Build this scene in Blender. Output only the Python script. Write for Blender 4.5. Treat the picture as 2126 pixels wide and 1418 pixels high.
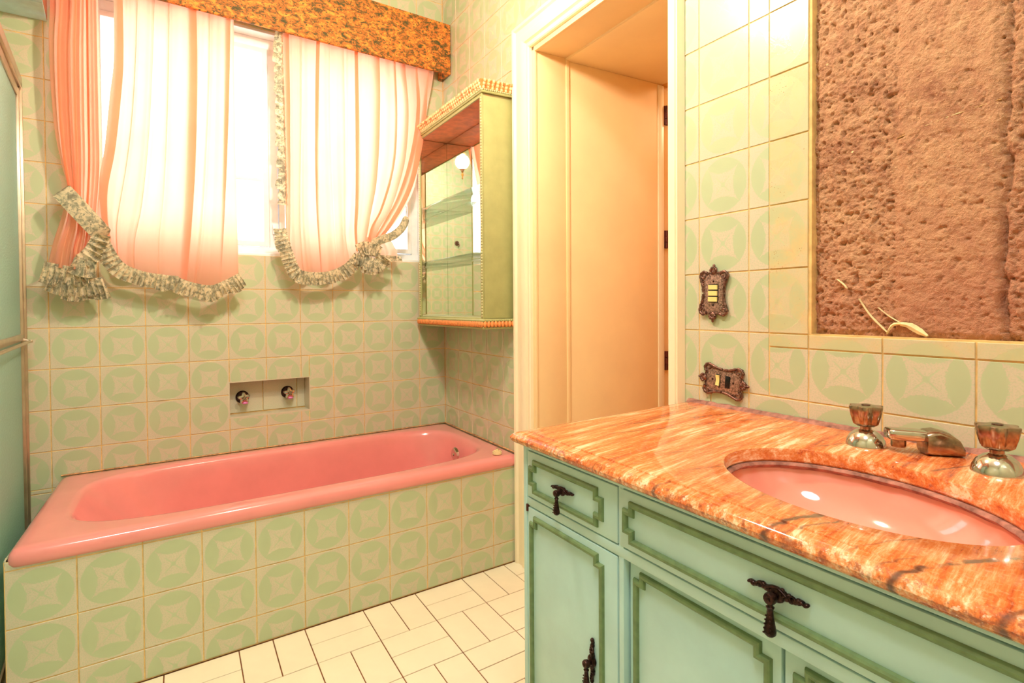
import bpy, bmesh, math, random
from mathutils import Vector, Matrix, noise
random.seed(7)
PI = math.pi
scene = bpy.context.scene
for o in list(bpy.data.objects):
    bpy.data.objects.remove(o)
COL = scene.collection

# ------------------------------------------------------------------ camera, sky, exposure
FPX, PX, PY = 1164.7, -46.6, -51.8
YAW, PITCH, ROLL = 0.59443, -0.01714, -0.00714
fw = Vector((math.sin(YAW)*math.cos(PITCH), math.cos(YAW)*math.cos(PITCH), math.sin(PITCH)))
r0 = Vector((math.cos(YAW), -math.sin(YAW), 0)); u0 = r0.cross(fw)
rt = math.cos(ROLL)*r0 + math.sin(ROLL)*u0; up = -math.sin(ROLL)*r0 + math.cos(ROLL)*u0
cd = bpy.data.cameras.new('camera'); cam = bpy.data.objects.new('camera', cd); COL.objects.link(cam)
m = Matrix((rt, up, -fw)).transposed().to_4x4(); m.translation = (-1.4643, -2.5886, 1.0516)
cam.matrix_world = m
cd.sensor_fit = 'HORIZONTAL'; cd.sensor_width = 36; cd.lens = FPX/2126*36
cd.shift_x = -PX/2126; cd.shift_y = PY/2126
cd.clip_start = 0.02
scene.camera = cam
SKY, LAMP, FILL, HALL = 4.4, 560.0, 37.0, 14.0
w = bpy.data.worlds.new('world'); scene.world = w; w.use_nodes = True
w.node_tree.nodes['Background'].inputs[0].default_value = (0.93, 0.97, 1.0, 1)
w.node_tree.nodes['Background'].inputs[1].default_value = SKY
scene.cycles.max_bounces = 9
scene.view_settings.view_transform = 'Standard'; scene.view_settings.look = 'None'
scene.view_settings.exposure = 0.0; scene.view_settings.gamma = 1.0
scene.view_settings.use_curve_mapping = False

# ------------------------------------------------------------------ frames
ANG = 0.0924
sa, ca = math.sin(ANG), math.cos(ANG)
RZ = math.atan2(-ca, -sa)           # local x runs along the right wall towards the camera, local -y into the room
def BC(s, t, z):                     # right-wall frame: s along wall from the corner, t out of wall
    return Vector((-sa*s - ca*t, -ca*s + sa*t, z))

# ------------------------------------------------------------------ colours and node helpers
def lin(c):
    return tuple((x/12.92 if x <= .04045 else ((x+.055)/1.055)**2.4) for x in (v/255 for v in c)) + (1,)
class Ex:
    def __init__(s, nt, k): s.nt, s.k = nt, k
    def op(s, o, *b):
        n = s.nt.nodes.new('ShaderNodeMath'); n.operation = o
        for i, x in enumerate((s,)+b):
            if isinstance(x, Ex): s.nt.links.new(x.k, n.inputs[i])
            else: n.inputs[i].default_value = x
        return Ex(s.nt, n.outputs[0])
    def __add__(s, b): return s.op('ADD', b)
    def __sub__(s, b): return s.op('SUBTRACT', b)
    def __mul__(s, b): return s.op('MULTIPLY', b)
    def __truediv__(s, b): return s.op('DIVIDE', b)
    def pw(s, b): return s.op('POWER', b)
    def ab(s): return s.op('ABSOLUTE')
    def mn(s, b): return s.op('MINIMUM', b)
    def mx(s, b): return s.op('MAXIMUM', b)
    def sq(s): return s.op('SQRT')
    def step(s, a, b):
        n = s.nt.nodes.new('ShaderNodeMapRange'); n.interpolation_type = 'SMOOTHSTEP'
        s.nt.links.new(s.k, n.inputs[0])
        for i, x in ((1, a), (2, b)):
            if isinstance(x, Ex): s.nt.links.new(x.k, n.inputs[i])
            else: n.inputs[i].default_value = x
        return Ex(s.nt, n.outputs[0])
class NT:
    def __init__(s, name):
        s.m = bpy.data.materials.new(name); s.m.use_nodes = True; s.nt = s.m.node_tree
        s.b = s.nt.nodes['Principled BSDF']; s.out = s.nt.nodes['Material Output']
    def n(s, t): return s.nt.nodes.new(t)
    def l(s, a, b): s.nt.links.new(a.k if isinstance(a, Ex) else a, b)
    def ex(s, k): return Ex(s.nt, k)
    def coord(s, k='Object', scale=(1, 1, 1), rot=(0, 0, 0)):
        t = s.n('ShaderNodeTexCoord'); mp = s.n('ShaderNodeMapping')
        mp.inputs['Scale'].default_value = scale; mp.inputs['Rotation'].default_value = rot
        s.l(t.outputs[k], mp.inputs[0]); return mp.outputs[0]
    def geo(s, scale=(1, 1, 1)):
        t = s.n('ShaderNodeNewGeometry'); mp = s.n('ShaderNodeMapping')
        mp.inputs['Scale'].default_value = scale; s.l(t.outputs['Position'], mp.inputs[0]); return mp.outputs[0]
    def noise(s, v, scale, det=4, rough=.55, dist=0):
        n = s.n('ShaderNodeTexNoise'); s.l(v, n.inputs['Vector'])
        n.inputs['Scale'].default_value = scale; n.inputs['Detail'].default_value = det
        n.inputs['Roughness'].default_value = rough; n.inputs['Distortion'].default_value = dist
        return s.ex(n.outputs[0])
    def voro(s, v, scale, out='Distance'):
        n = s.n('ShaderNodeTexVoronoi'); s.l(v, n.inputs['Vector']); n.inputs['Scale'].default_value = scale
        return s.ex(n.outputs[out])
    def mix(s, f, a, b):
        n = s.n('ShaderNodeMix'); n.data_type = 'RGBA'
        for sock, x in ((n.inputs[0], f), (n.inputs[6], a), (n.inputs[7], b)):
            if isinstance(x, Ex): s.l(x, sock)
            elif isinstance(x, bpy.types.NodeSocket): s.l(x, sock)
            else: sock.default_value = x
        return n.outputs[2]
    def ramp(s, f, stops):
        n = s.n('ShaderNodeValToRGB'); s.l(f, n.inputs[0]); e = n.color_ramp.elements
        while len(e) < len(stops): e.new(.5)
        for k, (p, c) in zip(e, stops): k.position = p; k.color = c
        return n.outputs[0]
    def bump(s, h, strength=.3, dist=.002):
        n = s.n('ShaderNodeBump'); n.inputs['Strength'].default_value = strength; n.inputs['Distance'].default_value = dist
        s.l(h, n.inputs['Height']); s.l(n.outputs[0], s.b.inputs['Normal'])
    def set(s, **k):
        for a, v in k.items():
            i = s.b.inputs[a.replace('_', ' ')]
            if isinstance(v, (Ex, bpy.types.NodeSocket)): s.l(v, i)
            else: i.default_value = v
        return s
M = {}
def simple(name, c, rough=.5, metal=0, var=.06, scale=40, bump=0, spec=.5, coat=0, dirt=None):
    t = NT(name); v = t.coord()
    n = t.noise(v, scale, 5)
    base = lin(c)
    dk = tuple(x*(1-var*2.2) for x in base[:3])+(1,); lt = tuple(min(1, x*(1+var*1.6)) for x in base[:3])+(1,)
    col = t.ramp(n, [(.3, dk), (.7, lt)])
    if dirt:
        g = t.noise(v, dirt[1], 6, .7).step(dirt[2], dirt[2]+.12)
        col = t.mix(g*dirt[3], col, lin(dirt[0]))
    t.set(Base_Color=col, Roughness=rough, Metallic=metal, Coat_Weight=coat)
    t.b.inputs['Specular IOR Level'].default_value = spec
    if bump: t.bump(t.noise(v, scale*3, 3), bump)
    M[name] = t.m; return t

def tile_mat(name, ground, motif, stain=None):
    t = NT(name)
    uvn = t.n('ShaderNodeTexCoord'); uv = uvn.outputs['UV']
    sp = t.n('ShaderNodeSeparateXYZ'); t.l(uv, sp.inputs[0])
    u = t.ex(sp.outputs[0])*2-1; v = t.ex(sp.outputs[1])*2-1
    u = u - u.op('ADD', 1).op('DIVIDE', 2).op('FLOOR')*0
    gp = t.geo()
    jag = (t.noise(uv, 26, 3, .7)-.5)
    r = (u*u+v*v).sq().mx(.001)
    ring = (r+jag*.10).step(.90, .93)
    p_ = (u+v).ab()*.7071; q_ = (u-v).ab()*.7071
    jg2 = t.noise(uv, 42, 3, .7)-.5
    ast = p_.pw(.61)+q_.pw(.61)
    star = (ast*-1+.945+jag*.18+jg2*.28).step(0, .05)
    vein = ((u-v).ab().mn((u+v).ab())+jag*.08).step(.005, .05).mx(r.step(.34, .42))
    hole = r.step(.07, .1)
    speck = (jg2+.5).step(.36, .56)
    inner = star*vein*hole
    motf = (ring*.9).mx(inner*.85)*(speck*.55+.45)
    big = t.noise(gp, 3.5, 2)
    g2 = t.mix(big, lin(ground), tuple(x*.93 for x in lin(ground)[:3])+(1,))
    col = t.mix(motf, g2, lin(motif))
    if stain:
        sn = t.noise(gp, 9, 6, .75).step(.42, .72)
        col = t.mix(sn*.6+.08, col, lin(stain))
        sp2 = t.voro(gp, 160).step(.16, .1)*t.noise(gp, 14, 3).step(.56, .66)
        col = t.mix(sp2, col, lin((150, 85, 20)))
    else:
        soap = t.noise(gp, 13, 5, .75).step(.58, .74)*(t.ex(t.n('ShaderNodeNewGeometry').outputs['Position']) if False else 1.0) if False else None
    t.set(Base_Color=col, Roughness=motf*-.20+.34)
    t.b.inputs['Specular IOR Level'].default_value = .45
    t.bump(motf, .12, .0006)
    M[name] = t.m
tile_mat('tile', (188, 203, 163), (215, 204, 182))
tile_mat('tile_stained', (194, 202, 158), (210, 201, 168), stain=(224, 192, 130))
simple('grout', (232, 196, 128), .8, var=.12, scale=30, dirt=((150, 96, 50), 9, .66, .8))
simple('grout_dark', (128, 74, 36), .85, var=.2)
simple('floor_tile', (246, 238, 212), .22, var=.02, scale=8, dirt=((206, 178, 120), 60, .78, .7))
simple('ceiling', (244, 238, 222), .8, var=.02)
simple('soffit_tile', (196, 236, 240), .3, var=.04)
simple('beam_paint', (170, 110, 80), .5, var=.1)
simple('tub_pink', (239, 150, 146), .16, var=.03, scale=6, coat=.5)
simple('basin_pink', (248, 160, 140), .08, var=.02, scale=5, coat=.6)
simple('mint_paint', (190, 225, 220), .38, var=.03, scale=14, dirt=((120, 128, 80), 30, .76, .6))
simple('cabinet_paint', (172, 174, 116), .42, var=.04, scale=20)
simple('olive_paint', (112, 138, 92), .4, var=.10, scale=60, dirt=((60, 62, 34), 40, .66, .6))
simple('recess_shadow_paint', (112, 140, 96), .5, var=.08)
simple('carved_cream', (240, 205, 150), .45, var=.10, scale=70, dirt=((205, 105, 50), 55, .5, .85))
simple('carved_orange', (238, 150, 84), .45, var=.10, scale=70, dirt=((170, 88, 36), 60, .6, .6))
simple('bead_cream', (206, 200, 150), .4, var=.1, scale=90)
simple('terracotta_board', (214, 120, 76), .5, var=.12, scale=26, dirt=((120, 60, 30), 120, .74, .7))
simple('door_paint', (253, 221, 168), .5, var=.02, scale=6)
simple('casing_paint', (252, 236, 202), .3, var=.02, scale=6)
simple('hall_paint', (240, 190, 110), .6, var=.03)
simple('brown_hinge', (92, 34, 22), .4, .3, var=.2)
simple('white_frame', (244, 249, 252), .35, var=.02)
simple('aluminium', (196, 176, 150), .28, .75, var=.06, scale=20)
simple('alu_dark', (66, 52, 44), .5, .3)
simple('bronze', (126, 92, 80), .34, .75, var=.35, scale=160, bump=.25)
simple('bronze_field', (168, 138, 122), .42, .6, var=.4, scale=240, bump=.2)
simple('bronze_dark', (60, 36, 30), .3, .7, var=.4, scale=160, bump=.2)
simple('ivory_plastic', (252, 232, 150), .3, var=.02)
simple('black_plastic_and_shade', (12, 12, 14), .3, var=.1)
simple('chrome', (214, 208, 200), .12, 1, var=.05, scale=60)
simple('chrome_worn', (176, 150, 128), .22, 1, var=.22, scale=70)
simple('pink_plastic', (226, 130, 196), .25, var=.05)
simple('sealant', (170, 116, 100), .85, var=.25, scale=60, bump=.4)
simple('old_sealant', (214, 160, 110), .85, var=.3, scale=60, dirt=((110, 60, 34), 30, .52, .9))
simple('brass', (190, 140, 70), .25, .9, var=.1)
simple('stopper', (238, 214, 160), .4, var=.06)
simple('plaster_flake', (246, 222, 168), .8, var=.1)
simple('drain_metal', (150, 140, 128), .25, 1)
# mirror / glass
t = NT('mirror'); t.set(Base_Color=(.92, .92, .84, 1), Metallic=1.0, Roughness=.015); M['mirror'] = t.m
for nm, tint, rfl in (('clear_glass', (.97, .99, .98, 1), 1.0), ('shelf_glass', (.88, .94, .91, 1), 1.0)):
    t = NT(nm); tp_ = t.n('ShaderNodeBsdfTransparent'); tp_.inputs[0].default_value = tint
    gl = t.n('ShaderNodeBsdfGlossy'); gl.inputs['Roughness'].default_value = .01
    fr = t.n('ShaderNodeLayerWeight'); mx = t.n('ShaderNodeMixShader')
    t.l(t.ex(fr.outputs['Facing']).pw(4)*.7+.035, mx.inputs[0]); t.l(tp_.outputs[0], mx.inputs[1]); t.l(gl.outputs[0], mx.inputs[2]); t.l(mx.outputs[0], t.out.inputs[0])
    M[nm] = t.m
t = NT('frosted_glass'); v = t.coord()
t.set(Base_Color=lin((196, 236, 226)), Roughness=.5, IOR=1.2, Transmission_Weight=.6); t.bump(t.voro(v, 160), .3); M['frosted_glass'] = t.m
t = NT('lamp_glow'); t.b.inputs['Emission Color'].default_value = (1, .79, .61, 1); t.b.inputs['Emission Strength'].default_value = LAMP
t.b.inputs['Base Color'].default_value = (1, .9, .7, 1); M['lamp_glow'] = t.m
t = NT('fill_glow'); t.b.inputs['Emission Color'].default_value = (.93, .98, 1, 1); t.b.inputs['Emission Strength'].default_value = FILL  # glow of the added fill light above the camera
M['fill_glow'] = t.m
# curtain cloth: thin, lets daylight through
t = NT('peach_cloth'); v = t.coord()
n_ = t.noise(v, 7, 3)
c_ = t.mix(n_, lin((255, 184, 158)), lin((255, 200, 178)))
tr = t.n('ShaderNodeBsdfTranslucent'); t.l(t.mix(n_, lin((255, 198, 162)), lin((255, 212, 182))), tr.inputs[0])
t.set(Base_Color=c_, Roughness=.6); t.b.inputs['Sheen Weight'].default_value = .2
mx = t.n('ShaderNodeMixShader'); mx.inputs[0].default_value = .72
t.l(t.b.outputs[0], mx.inputs[1]); t.l(tr.outputs[0], mx.inputs[2]); t.l(mx.outputs[0], t.out.inputs[0])
M['peach_cloth'] = t.m
def floral(name, cols, scale, tl=0, squash=(1, 1, 1), rough=.75):
    t = NT(name); v = t.coord(scale=squash)
    a = t.noise(v, scale, 4, .65, .6); b = t.voro(v, scale*1.1, 'Distance'); c = t.noise(v, scale*2.3, 3, .6)
    k = t.ramp(a, [(.36, lin(cols[0])), (.45, lin(cols[1])), (.53, lin(cols[2])), (.64, lin(cols[3]))])
    k = t.mix(c.step(.56, .62), k, lin(cols[4]))
    k = t.mix(b.step(.18, .10)*.8, k, lin(cols[3]))
    t.set(Base_Color=k, Roughness=rough)
    if tl:
        tr = t.n('ShaderNodeBsdfTranslucent'); t.l(k, tr.inputs[0]); mx = t.n('ShaderNodeMixShader'); mx.inputs[0].default_value = tl
        t.l(t.b.outputs[0], mx.inputs[1]); t.l(tr.outputs[0], mx.inputs[2]); t.l(mx.outputs[0], t.out.inputs[0])
    M[name] = t.m
floral('floral_trim', [(140, 136, 114), (180, 176, 148), (228, 214, 178), (240, 226, 194), (158, 156, 132)], 42, .3)
floral('floral_pelmet', [(70, 70, 34), (150, 96, 36), (216, 118, 48), (232, 158, 62), (84, 78, 38)], 46, 0, (.75, 1, 1.2))
# marble
t = NT('orange_marble'); v0 = t.coord(rot=(0, 0, math.radians(-13)))
def st(sc, off=0):
    mp = t.n('ShaderNodeMapping'); mp.inputs['Scale'].default_value = sc; mp.inputs['Location'].default_value = (off, off, off); t.l(v0, mp.inputs[0]); return mp.outputs[0]
b1 = t.noise(st((11, 1.0, 11)), 3.4, 7, .62, .35)
b2 = t.noise(st((44, 3.4, 44), 3), 4, 6, .7, .2)
b3 = t.noise(st((100, 9, 100), 5), 4, 4, .65)
k = t.ramp(b1*.56+b2*.30+b3*.14, [(.37, lin((150, 60, 34))), (.43, lin((206, 98, 48))), (.495, lin((226, 128, 66))), (.54, lin((238, 158, 102))), (.60, lin((252, 216, 176)))])
fine = t.noise(v0, 160, 3, .7).step(.5, .68)
k = t.mix(fine*.22, k, lin((250, 214, 170)))
tc = t.n('ShaderNodeTexCoord'); sx_ = t.n('ShaderNodeSeparateXYZ'); t.l(tc.outputs['Object'], sx_.inputs[0])
sS = t.ex(sx_.outputs[0])+2.29; tT = t.ex(sx_.outputs[1])*-1+.3
wob = (t.noise(v0, 22, 6, .7)-.5)*.016; gap_ = t.noise(v0, 26, 3, .6)
vn = None
for (q0, sl, ta, tb, wd, st2) in ((2.280, -.20, .66, .47, .0052, 1), (2.300, -.24, .66, .50, .0026, .7), (2.414, -.35, .66, .45, .0046, 1), (2.395, -.33, .63, .54, .002, .6), (2.36, -.28, .60, .40, .0018, .5), (2.50, -.3, .66, .36, .004, .8), (1.96, -.20, .66, .18, .0020, .55), (2.06, -.2, .52, .30, .0022, .6), (1.735, -.13, .40, .02, .0045, .75), (1.80, -.14, .46, .03, .0030, .7), (1.88, -.16, .36, .05, .0030, .7), (1.70, -.12, .60, .20, .0015, .5), (2.19, -.2, .20, .02, .004, .7), (2.02, -.18, .20, .02, .003, .6), (2.10, -.2, .66, .56, .004, .8), (1.84, -.18, .66, .58, .003, .8)):
    d_ = (sS-q0-(tT*-1+.635)*(-sl)+wob).ab()
    e_ = d_.step(wd*1.4, wd*.2)*tT.step(tb-.03, tb+.05)*tT.step(ta+.02, ta-.02)*gap_.step(.34, .52)*st2
    vn = e_ if vn is None else vn.mx(e_)
vn2 = tT.step(.592, .606)*t.noise(v0, 70, 4, .7).step(.50, .62)*.75
k = t.mix(vn2, k, lin((150, 74, 48)))
k = t.mix(tT.step(.592, .606)*t.noise(v0, 95, 3, .6).step(.60, .68)*.7, k, lin((246, 220, 190)))
k = t.mix(vn*.85, k, lin((66, 50, 46)))
t.set(Base_Color=k, Roughness=.10, Coat_Weight=.2); M['orange_marble'] = t.m
# rough mortar
t = NT('mortar'); v = t.coord()
a = t.noise(v, 3.2, 6, .6); b = t.noise(v, 45, 6, .7); c = t.noise(v, 230, 3, .7)
k = t.ramp(a*.5+b*.5, [(.34, lin((160, 106, 78))), (.48, lin((196, 146, 108))), (.60, lin((212, 164, 122))), (.72, lin((200, 142, 106)))])
k = t.mix(c.step(.58, .72)*.5, k, lin((236, 196, 150)))
k = t.mix(t.voro(v, 30).step(.10, .04)*t.noise(v, 12, 2).step(.55, .65), k, lin((244, 216, 160)))
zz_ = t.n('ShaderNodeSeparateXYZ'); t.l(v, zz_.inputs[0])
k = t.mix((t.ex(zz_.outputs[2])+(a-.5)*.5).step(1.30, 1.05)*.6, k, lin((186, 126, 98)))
t.set(Base_Color=k, Roughness=.95); t.bump(b*.5+c*.7, 1.0, .006); M['mortar'] = t.m

# ------------------------------------------------------------------ mesh builder
class MB:
    def __init__(s, fn=None): s.v, s.f, s.uv, s.fn = [], [], {}, fn
    def add(s, vs, fs, uvs=None):
        k = len(s.v); s.v += [tuple(x) for x in vs]
        for i, f in enumerate(fs):
            if uvs: s.uv[len(s.f)] = uvs[i]
            s.f.append(tuple(k+j for j in f))
        return s
    def box(s, a, b, bev=0, seg=2):
        lo = [min(x, y) for x, y in zip(a, b)]; hi = [max(x, y) for x, y in zip(a, b)]
        if bev <= 0:
            vs = [(x, y, z) for x in (lo[0], hi[0]) for y in (lo[1], hi[1]) for z in (lo[2], hi[2])]
            return s.add(vs, [(0, 1, 3, 2), (4, 6, 7, 5), (0, 4, 5, 1), (2, 3, 7, 6), (0, 2, 6, 4), (1, 5, 7, 3)])
        bm = bmesh.new(); bmesh.ops.create_cube(bm, size=1)
        for q in bm.verts: q.co = [(l+h)/2+c*(h-l) for l, h, c in zip(lo, hi, q.co)]
        bev = min(bev, min(h-l for l, h in zip(lo, hi))*.49)
        bmesh.ops.bevel(bm, geom=bm.edges[:]+bm.verts[:], offset=bev, segments=seg, profile=.5, affect='EDGES')
        s.bm(bm); return s
    def bm(s, bm):
        bm.verts.index_update(); s.add([q.co[:] for q in bm.verts], [[q.index for q in f.verts] for f in bm.faces]); bm.free()
    def ring(s, rings, close=True, cap0=False, cap1=False):
        n = len(rings[0]); vs = [p for r in rings for p in r]; fs = []
        for i in range(len(rings)-1):
            for j in range(n if close else n-1):
                a = i*n+j; b = i*n+(j+1) % n; fs.append((a, b, b+n, a+n))
        if cap0: fs.append(tuple(range(n)))
        if cap1: fs.append(tuple((len(rings)-1)*n+j for j in range(n)))
        return s.add(vs, fs)
    def lathe(s, c, prof, ax=2, n=24, lob=0, amp=0, ph=0):
        rings = []
        for r, h in prof:
            R = []
            for j in range(n):
                th = 2*PI*j/n; rr = r*(1+amp*math.cos(lob*th+ph)) if lob else r
                q = [0, 0, 0]; q[ax] = h; q[(ax+1) % 3] = rr*math.cos(th); q[(ax+2) % 3] = rr*math.sin(th)
                R.append([c[i]+q[i] for i in range(3)])
            rings.append(R)
        return s.ring(rings, True, True, True)
    def ell(s, c, r, n=10, m=7, rot=None):
        rings = []
        for i in range(m+1):
            ph = PI*(i+.02)/(m+.04)-PI/2
            R = []
            for j in range(n):
                th = 2*PI*j/n
                q = Vector((r[0]*math.cos(ph)*math.cos(th), r[1]*math.cos(ph)*math.sin(th), r[2]*math.sin(ph)))
                if rot: q = rot @ q
                R.append(Vector(c)+q)
            rings.append(R)
        return s.ring(rings, True, True, True)
    def tube(s, pts, rad, n=8, closed=False, flat=None):
        pts = [Vector(p) for p in pts]; N = len(pts); rings = []
        prev = None
        for i, p in enumerate(pts):
            a = pts[(i-1) % N] if (closed or i > 0) else p; b = pts[(i+1) % N] if (closed or i < N-1) else p
            tg = (b-a).normalized()
            ref = prev if prev else (Vector((0, 0, 1)) if abs(tg.z) < .9 else Vector((1, 0, 0)))
            x = (ref-tg*ref.dot(tg)).normalized(); y = tg.cross(x); prev = x
            r = rad(i/(N-1) if N > 1 else 0) if callable(rad) else rad
            rings.append([p+(x*math.cos(2*PI*j/n)+y*math.sin(2*PI*j/n))*r for j in range(n)])
        if closed: rings.append(rings[0])
        return s.ring(rings, True, not closed, not closed)
    def prism(s, poly, d0, d1, ax=1, bev=0):      # poly in the two axes other than ax
        bm = bmesh.new()
        o = [i for i in range(3) if i != ax]
        vs = []
        for q in poly:
            c = [0, 0, 0]; c[o[0]], c[o[1]] = q; c[ax] = d0; vs.append(bm.verts.new(c))
        f = bm.faces.new(vs)
        ex = bmesh.ops.extrude_face_region(bm, geom=[f])
        top = [e for e in ex['geom'] if isinstance(e, bmesh.types.BMVert)]
        for q in top: q.co[ax] = d1
        if bev:
            tp = [e for e in bm.edges if all(abs(q.co[ax]-d1) < 1e-7 for q in e.verts)]
            bmesh.ops.bevel(bm, geom=tp, offset=bev, segments=2, profile=.5, affect='EDGES')
        s.bm(bm); return s
    def mesh(s, name, smooth=40, recalc=True):
        me = bpy.data.meshes.new(name)
        vs = [s.fn(*p) for p in s.v] if s.fn else s.v
        me.from_pydata([tuple(p) for p in vs], [], s.f)
        if s.uv:
            l = me.uv_layers.new(name='UVMap')
            for i, p in enumerate(me.polygons):
                if i in s.uv:
                    for li, c in zip(p.loop_indices, s.uv[i]): l.data[li].uv = c
        if recalc:
            bm = bmesh.new(); bm.from_mesh(me); bmesh.ops.recalc_face_normals(bm, faces=bm.faces[:]); bm.to_mesh(me); bm.free()
        if smooth:
            me.polygons.foreach_set('use_smooth', [True]*len(me.polygons))
            if smooth < 179: me.set_sharp_from_angle(angle=math.radians(smooth))
        me.update()
        return me
def link(name, me, mat=None, parent=None, loc=(0, 0, 0), rz=0):
    o = bpy.data.objects.new(name, me); COL.objects.link(o)
    if mat and me is not None and not me.materials: me.materials.append(M[mat])
    o.location = loc; o.rotation_euler = (0, 0, rz)
    if parent: o.parent = parent
    return o
def obj(name, mb, mat, parent=None, smooth=40, recalc=True, loc=(0, 0, 0), rz=0):
    return link(name, mb.mesh(name, smooth, recalc), mat, parent, loc, rz)
def tag(o, label, cat, group=None):
    o['label'] = label; o['category'] = cat
    if group: o['group'] = group
    return o
def empty(name, loc, rz=0):
    o = bpy.data.objects.new(name, None); COL.objects.link(o); o.location = loc; o.rotation_euler = (0, 0, rz); o.empty_display_size = .05
    return o
def thing(name, loc, label, cat, group=None, rz=0):
    return tag(empty(name, loc, rz), label, cat, group)
def struct(o): o['kind'] = 'structure'; return o
def F(s0, t0, z0):                  # right-wall frame relative to a root at (s0,t0,z0)
    return lambda s, t, z: (s-s0, -(t-t0), z-z0)
def W(x0, y0, z0):
    return lambda x, y, z: (x-x0, y-y0, z-z0)
def crom(p, n):                     # Catmull-Rom resample of a list of tuples
    out = []; m_ = len(p)
    for i in range(n):
        t_ = i/(n-1)*(m_-1); k_ = min(int(t_), m_-2); f_ = t_-k_
        a, b, c, d = p[max(k_-1, 0)], p[k_], p[k_+1], p[min(k_+2, m_-1)]
        out.append(tuple(.5*((2*y)+(-x+z)*f_+(2*x-5*y+4*z-q)*f_*f_+(-x+3*y-3*z+q)*f_**3) for x, y, z, q in zip(a, b, c, d)))
    return out

# ------------------------------------------------------------------ tiles
TS = .15
tile_cache = {}
def tile_mesh(w_, h_, u_, v_, mat, th=.005, gap=.0016, bev=.0008, ts=TS):
    key = (round(w_, 3), round(h_, 3), round(u_, 3), round(v_, 3), mat)
    if key in tile_cache: return tile_cache[key]
    mb = MB(); add_tile(mb, 0, 0, 0, w_, h_, u_, v_, gap, bev, th, ts)
    me = mb.mesh('tile', 0, False); me.materials.append(M[mat]); tile_cache[key] = me
    return me
def add_tile(mb, x, y, z, w_, h_, u_, v_, gap, bev, th, ts=TS):
    R = []
    for d, yy in ((gap+bev, 0), (gap, bev), (gap, th)):
        R.append([(x+a, y+yy, z+b) for a, b in ((d, d), (w_-d, d), (w_-d, h_-d), (d, h_-d))])
    vs = R[0]+R[1]+R[2]
    fs = [(0, 1, 2, 3)]
    for k in (0, 4):
        for j in range(4): fs.append((k+j, k+4+j, k+4+(j+1) % 4, k+(j+1) % 4))
    uv = lambda p: (u_+(p[0]-x)/ts, v_+(p[2]-z)/ts)
    mb.add(vs, fs, [[uv(vs[i]) for i in f] for f in fs])
def cells(x0, x1, z0, z1, ox, oz, holes, ts=TS, extra=()):
    out = []
    i0 = math.floor((x0-ox)/ts+1e-6); i1 = math.ceil((x1-ox)/ts-1e-6); j0 = math.floor((z0-oz)/ts+1e-6); j1 = math.ceil((z1-oz)/ts-1e-6)
    for i in range(i0, i1):
        for j in range(j0, j1):
            rs = [(max(x0, ox+i*ts), min(x1, ox+(i+1)*ts), max(z0, oz+j*ts), min(z1, oz+(j+1)*ts))]
            for (a, b, c, d) in holes:
                nr = []
                for (p, q, r, s_) in rs:
                    if q <= a+1e-5 or p >= b-1e-5 or s_ <= c+1e-5 or r >= d-1e-5: nr.append((p, q, r, s_)); continue
                    if p < a: nr.append((p, a, r, s_))
                    if q > b: nr.append((b, q, r, s_))
                    pm, qm = max(p, a), min(q, b)
                    if r < c: nr.append((pm, qm, r, c))
                    if s_ > d: nr.append((pm, qm, d, s_))
                rs = nr
            for (p, q, r, s_) in rs:
                if q-p > .008 and s_-r > .008: out.append((p, q, r, s_, (p-ox-i*ts)/ts, (r-oz-j*ts)/ts))
    return out
def tiles_on(parent, cl, mat='tile', rel=(0, 0, 0), y=0, name='tile', jit=.0004):
    for (p, q, r, s_, u_, v_) in cl:
        me = tile_mesh(q-p, s_-r, u_, v_, mat)
        link(name, me, None, parent, (p-rel[0], y+random.uniform(-jit, jit), r-rel[2]))
def tiles_joined(parent, cl, mat, name='tile_field', y=0):
    mb = MB()
    for (p, q, r, s_, u_, v_) in cl: add_tile(mb, p, y, r, q-p, s_-r, u_, v_, .0016, .0008, .005)
    o = obj(name, mb, mat, parent, 0, False); o['kind'] = 'stuff'; return o
def rects(x0, x1, z0, z1, holes):
    xs = sorted({x0, x1, *[min(max(h[k], x0), x1) for h in holes for k in (0, 1)]}); zs = sorted({z0, z1, *[min(max(h[k], z0), z1) for h in holes for k in (2, 3)]})
    out = []
    for a, b in zip(xs, xs[1:]):
        for c, d in zip(zs, zs[1:]):
            mx_, mz = (a+b)/2, (c+d)/2
            if not any(h[0] < mx_ < h[1] and h[2] < mz < h[3] for h in holes): out.append((a, b, c, d))
    return out
CEILZ = 2.95
GZ = .835
# ---- back wall (window wall), front face y=0
WIN = (-1.55, -.112, 1.282, 2.265)
NICHE = (-1.05, -.713, .588, .737)
NB = .075
wb = MB()
for a, b, c, d in rects(-2.8, .12, 0, CEILZ, [WIN, NICHE]): wb.box((a, .0016, c), (b, .0016+NB if False else .14, d))
wb.box((NICHE[0]-.01, NB+.004, NICHE[2]-.01), (NICHE[1]+.01, .139, NICHE[3]+.01))
wall_back = struct(obj('wall_back', wb, 'grout', None, 0))
tiles_on(wall_back, cells(-1.98, -.0005, .40, 2.95, 0, GZ, [WIN, NICHE])+cells(-1.98, -1.60, .10, .40, 0, GZ, []))
lo_ = cells(-2.75, -1.98, 0, 2.95, 0, GZ, [])+cells(-1.98, -1.70, 0, .10, 0, GZ, [])
tiles_joined(wall_back, lo_, 'tile')
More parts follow.
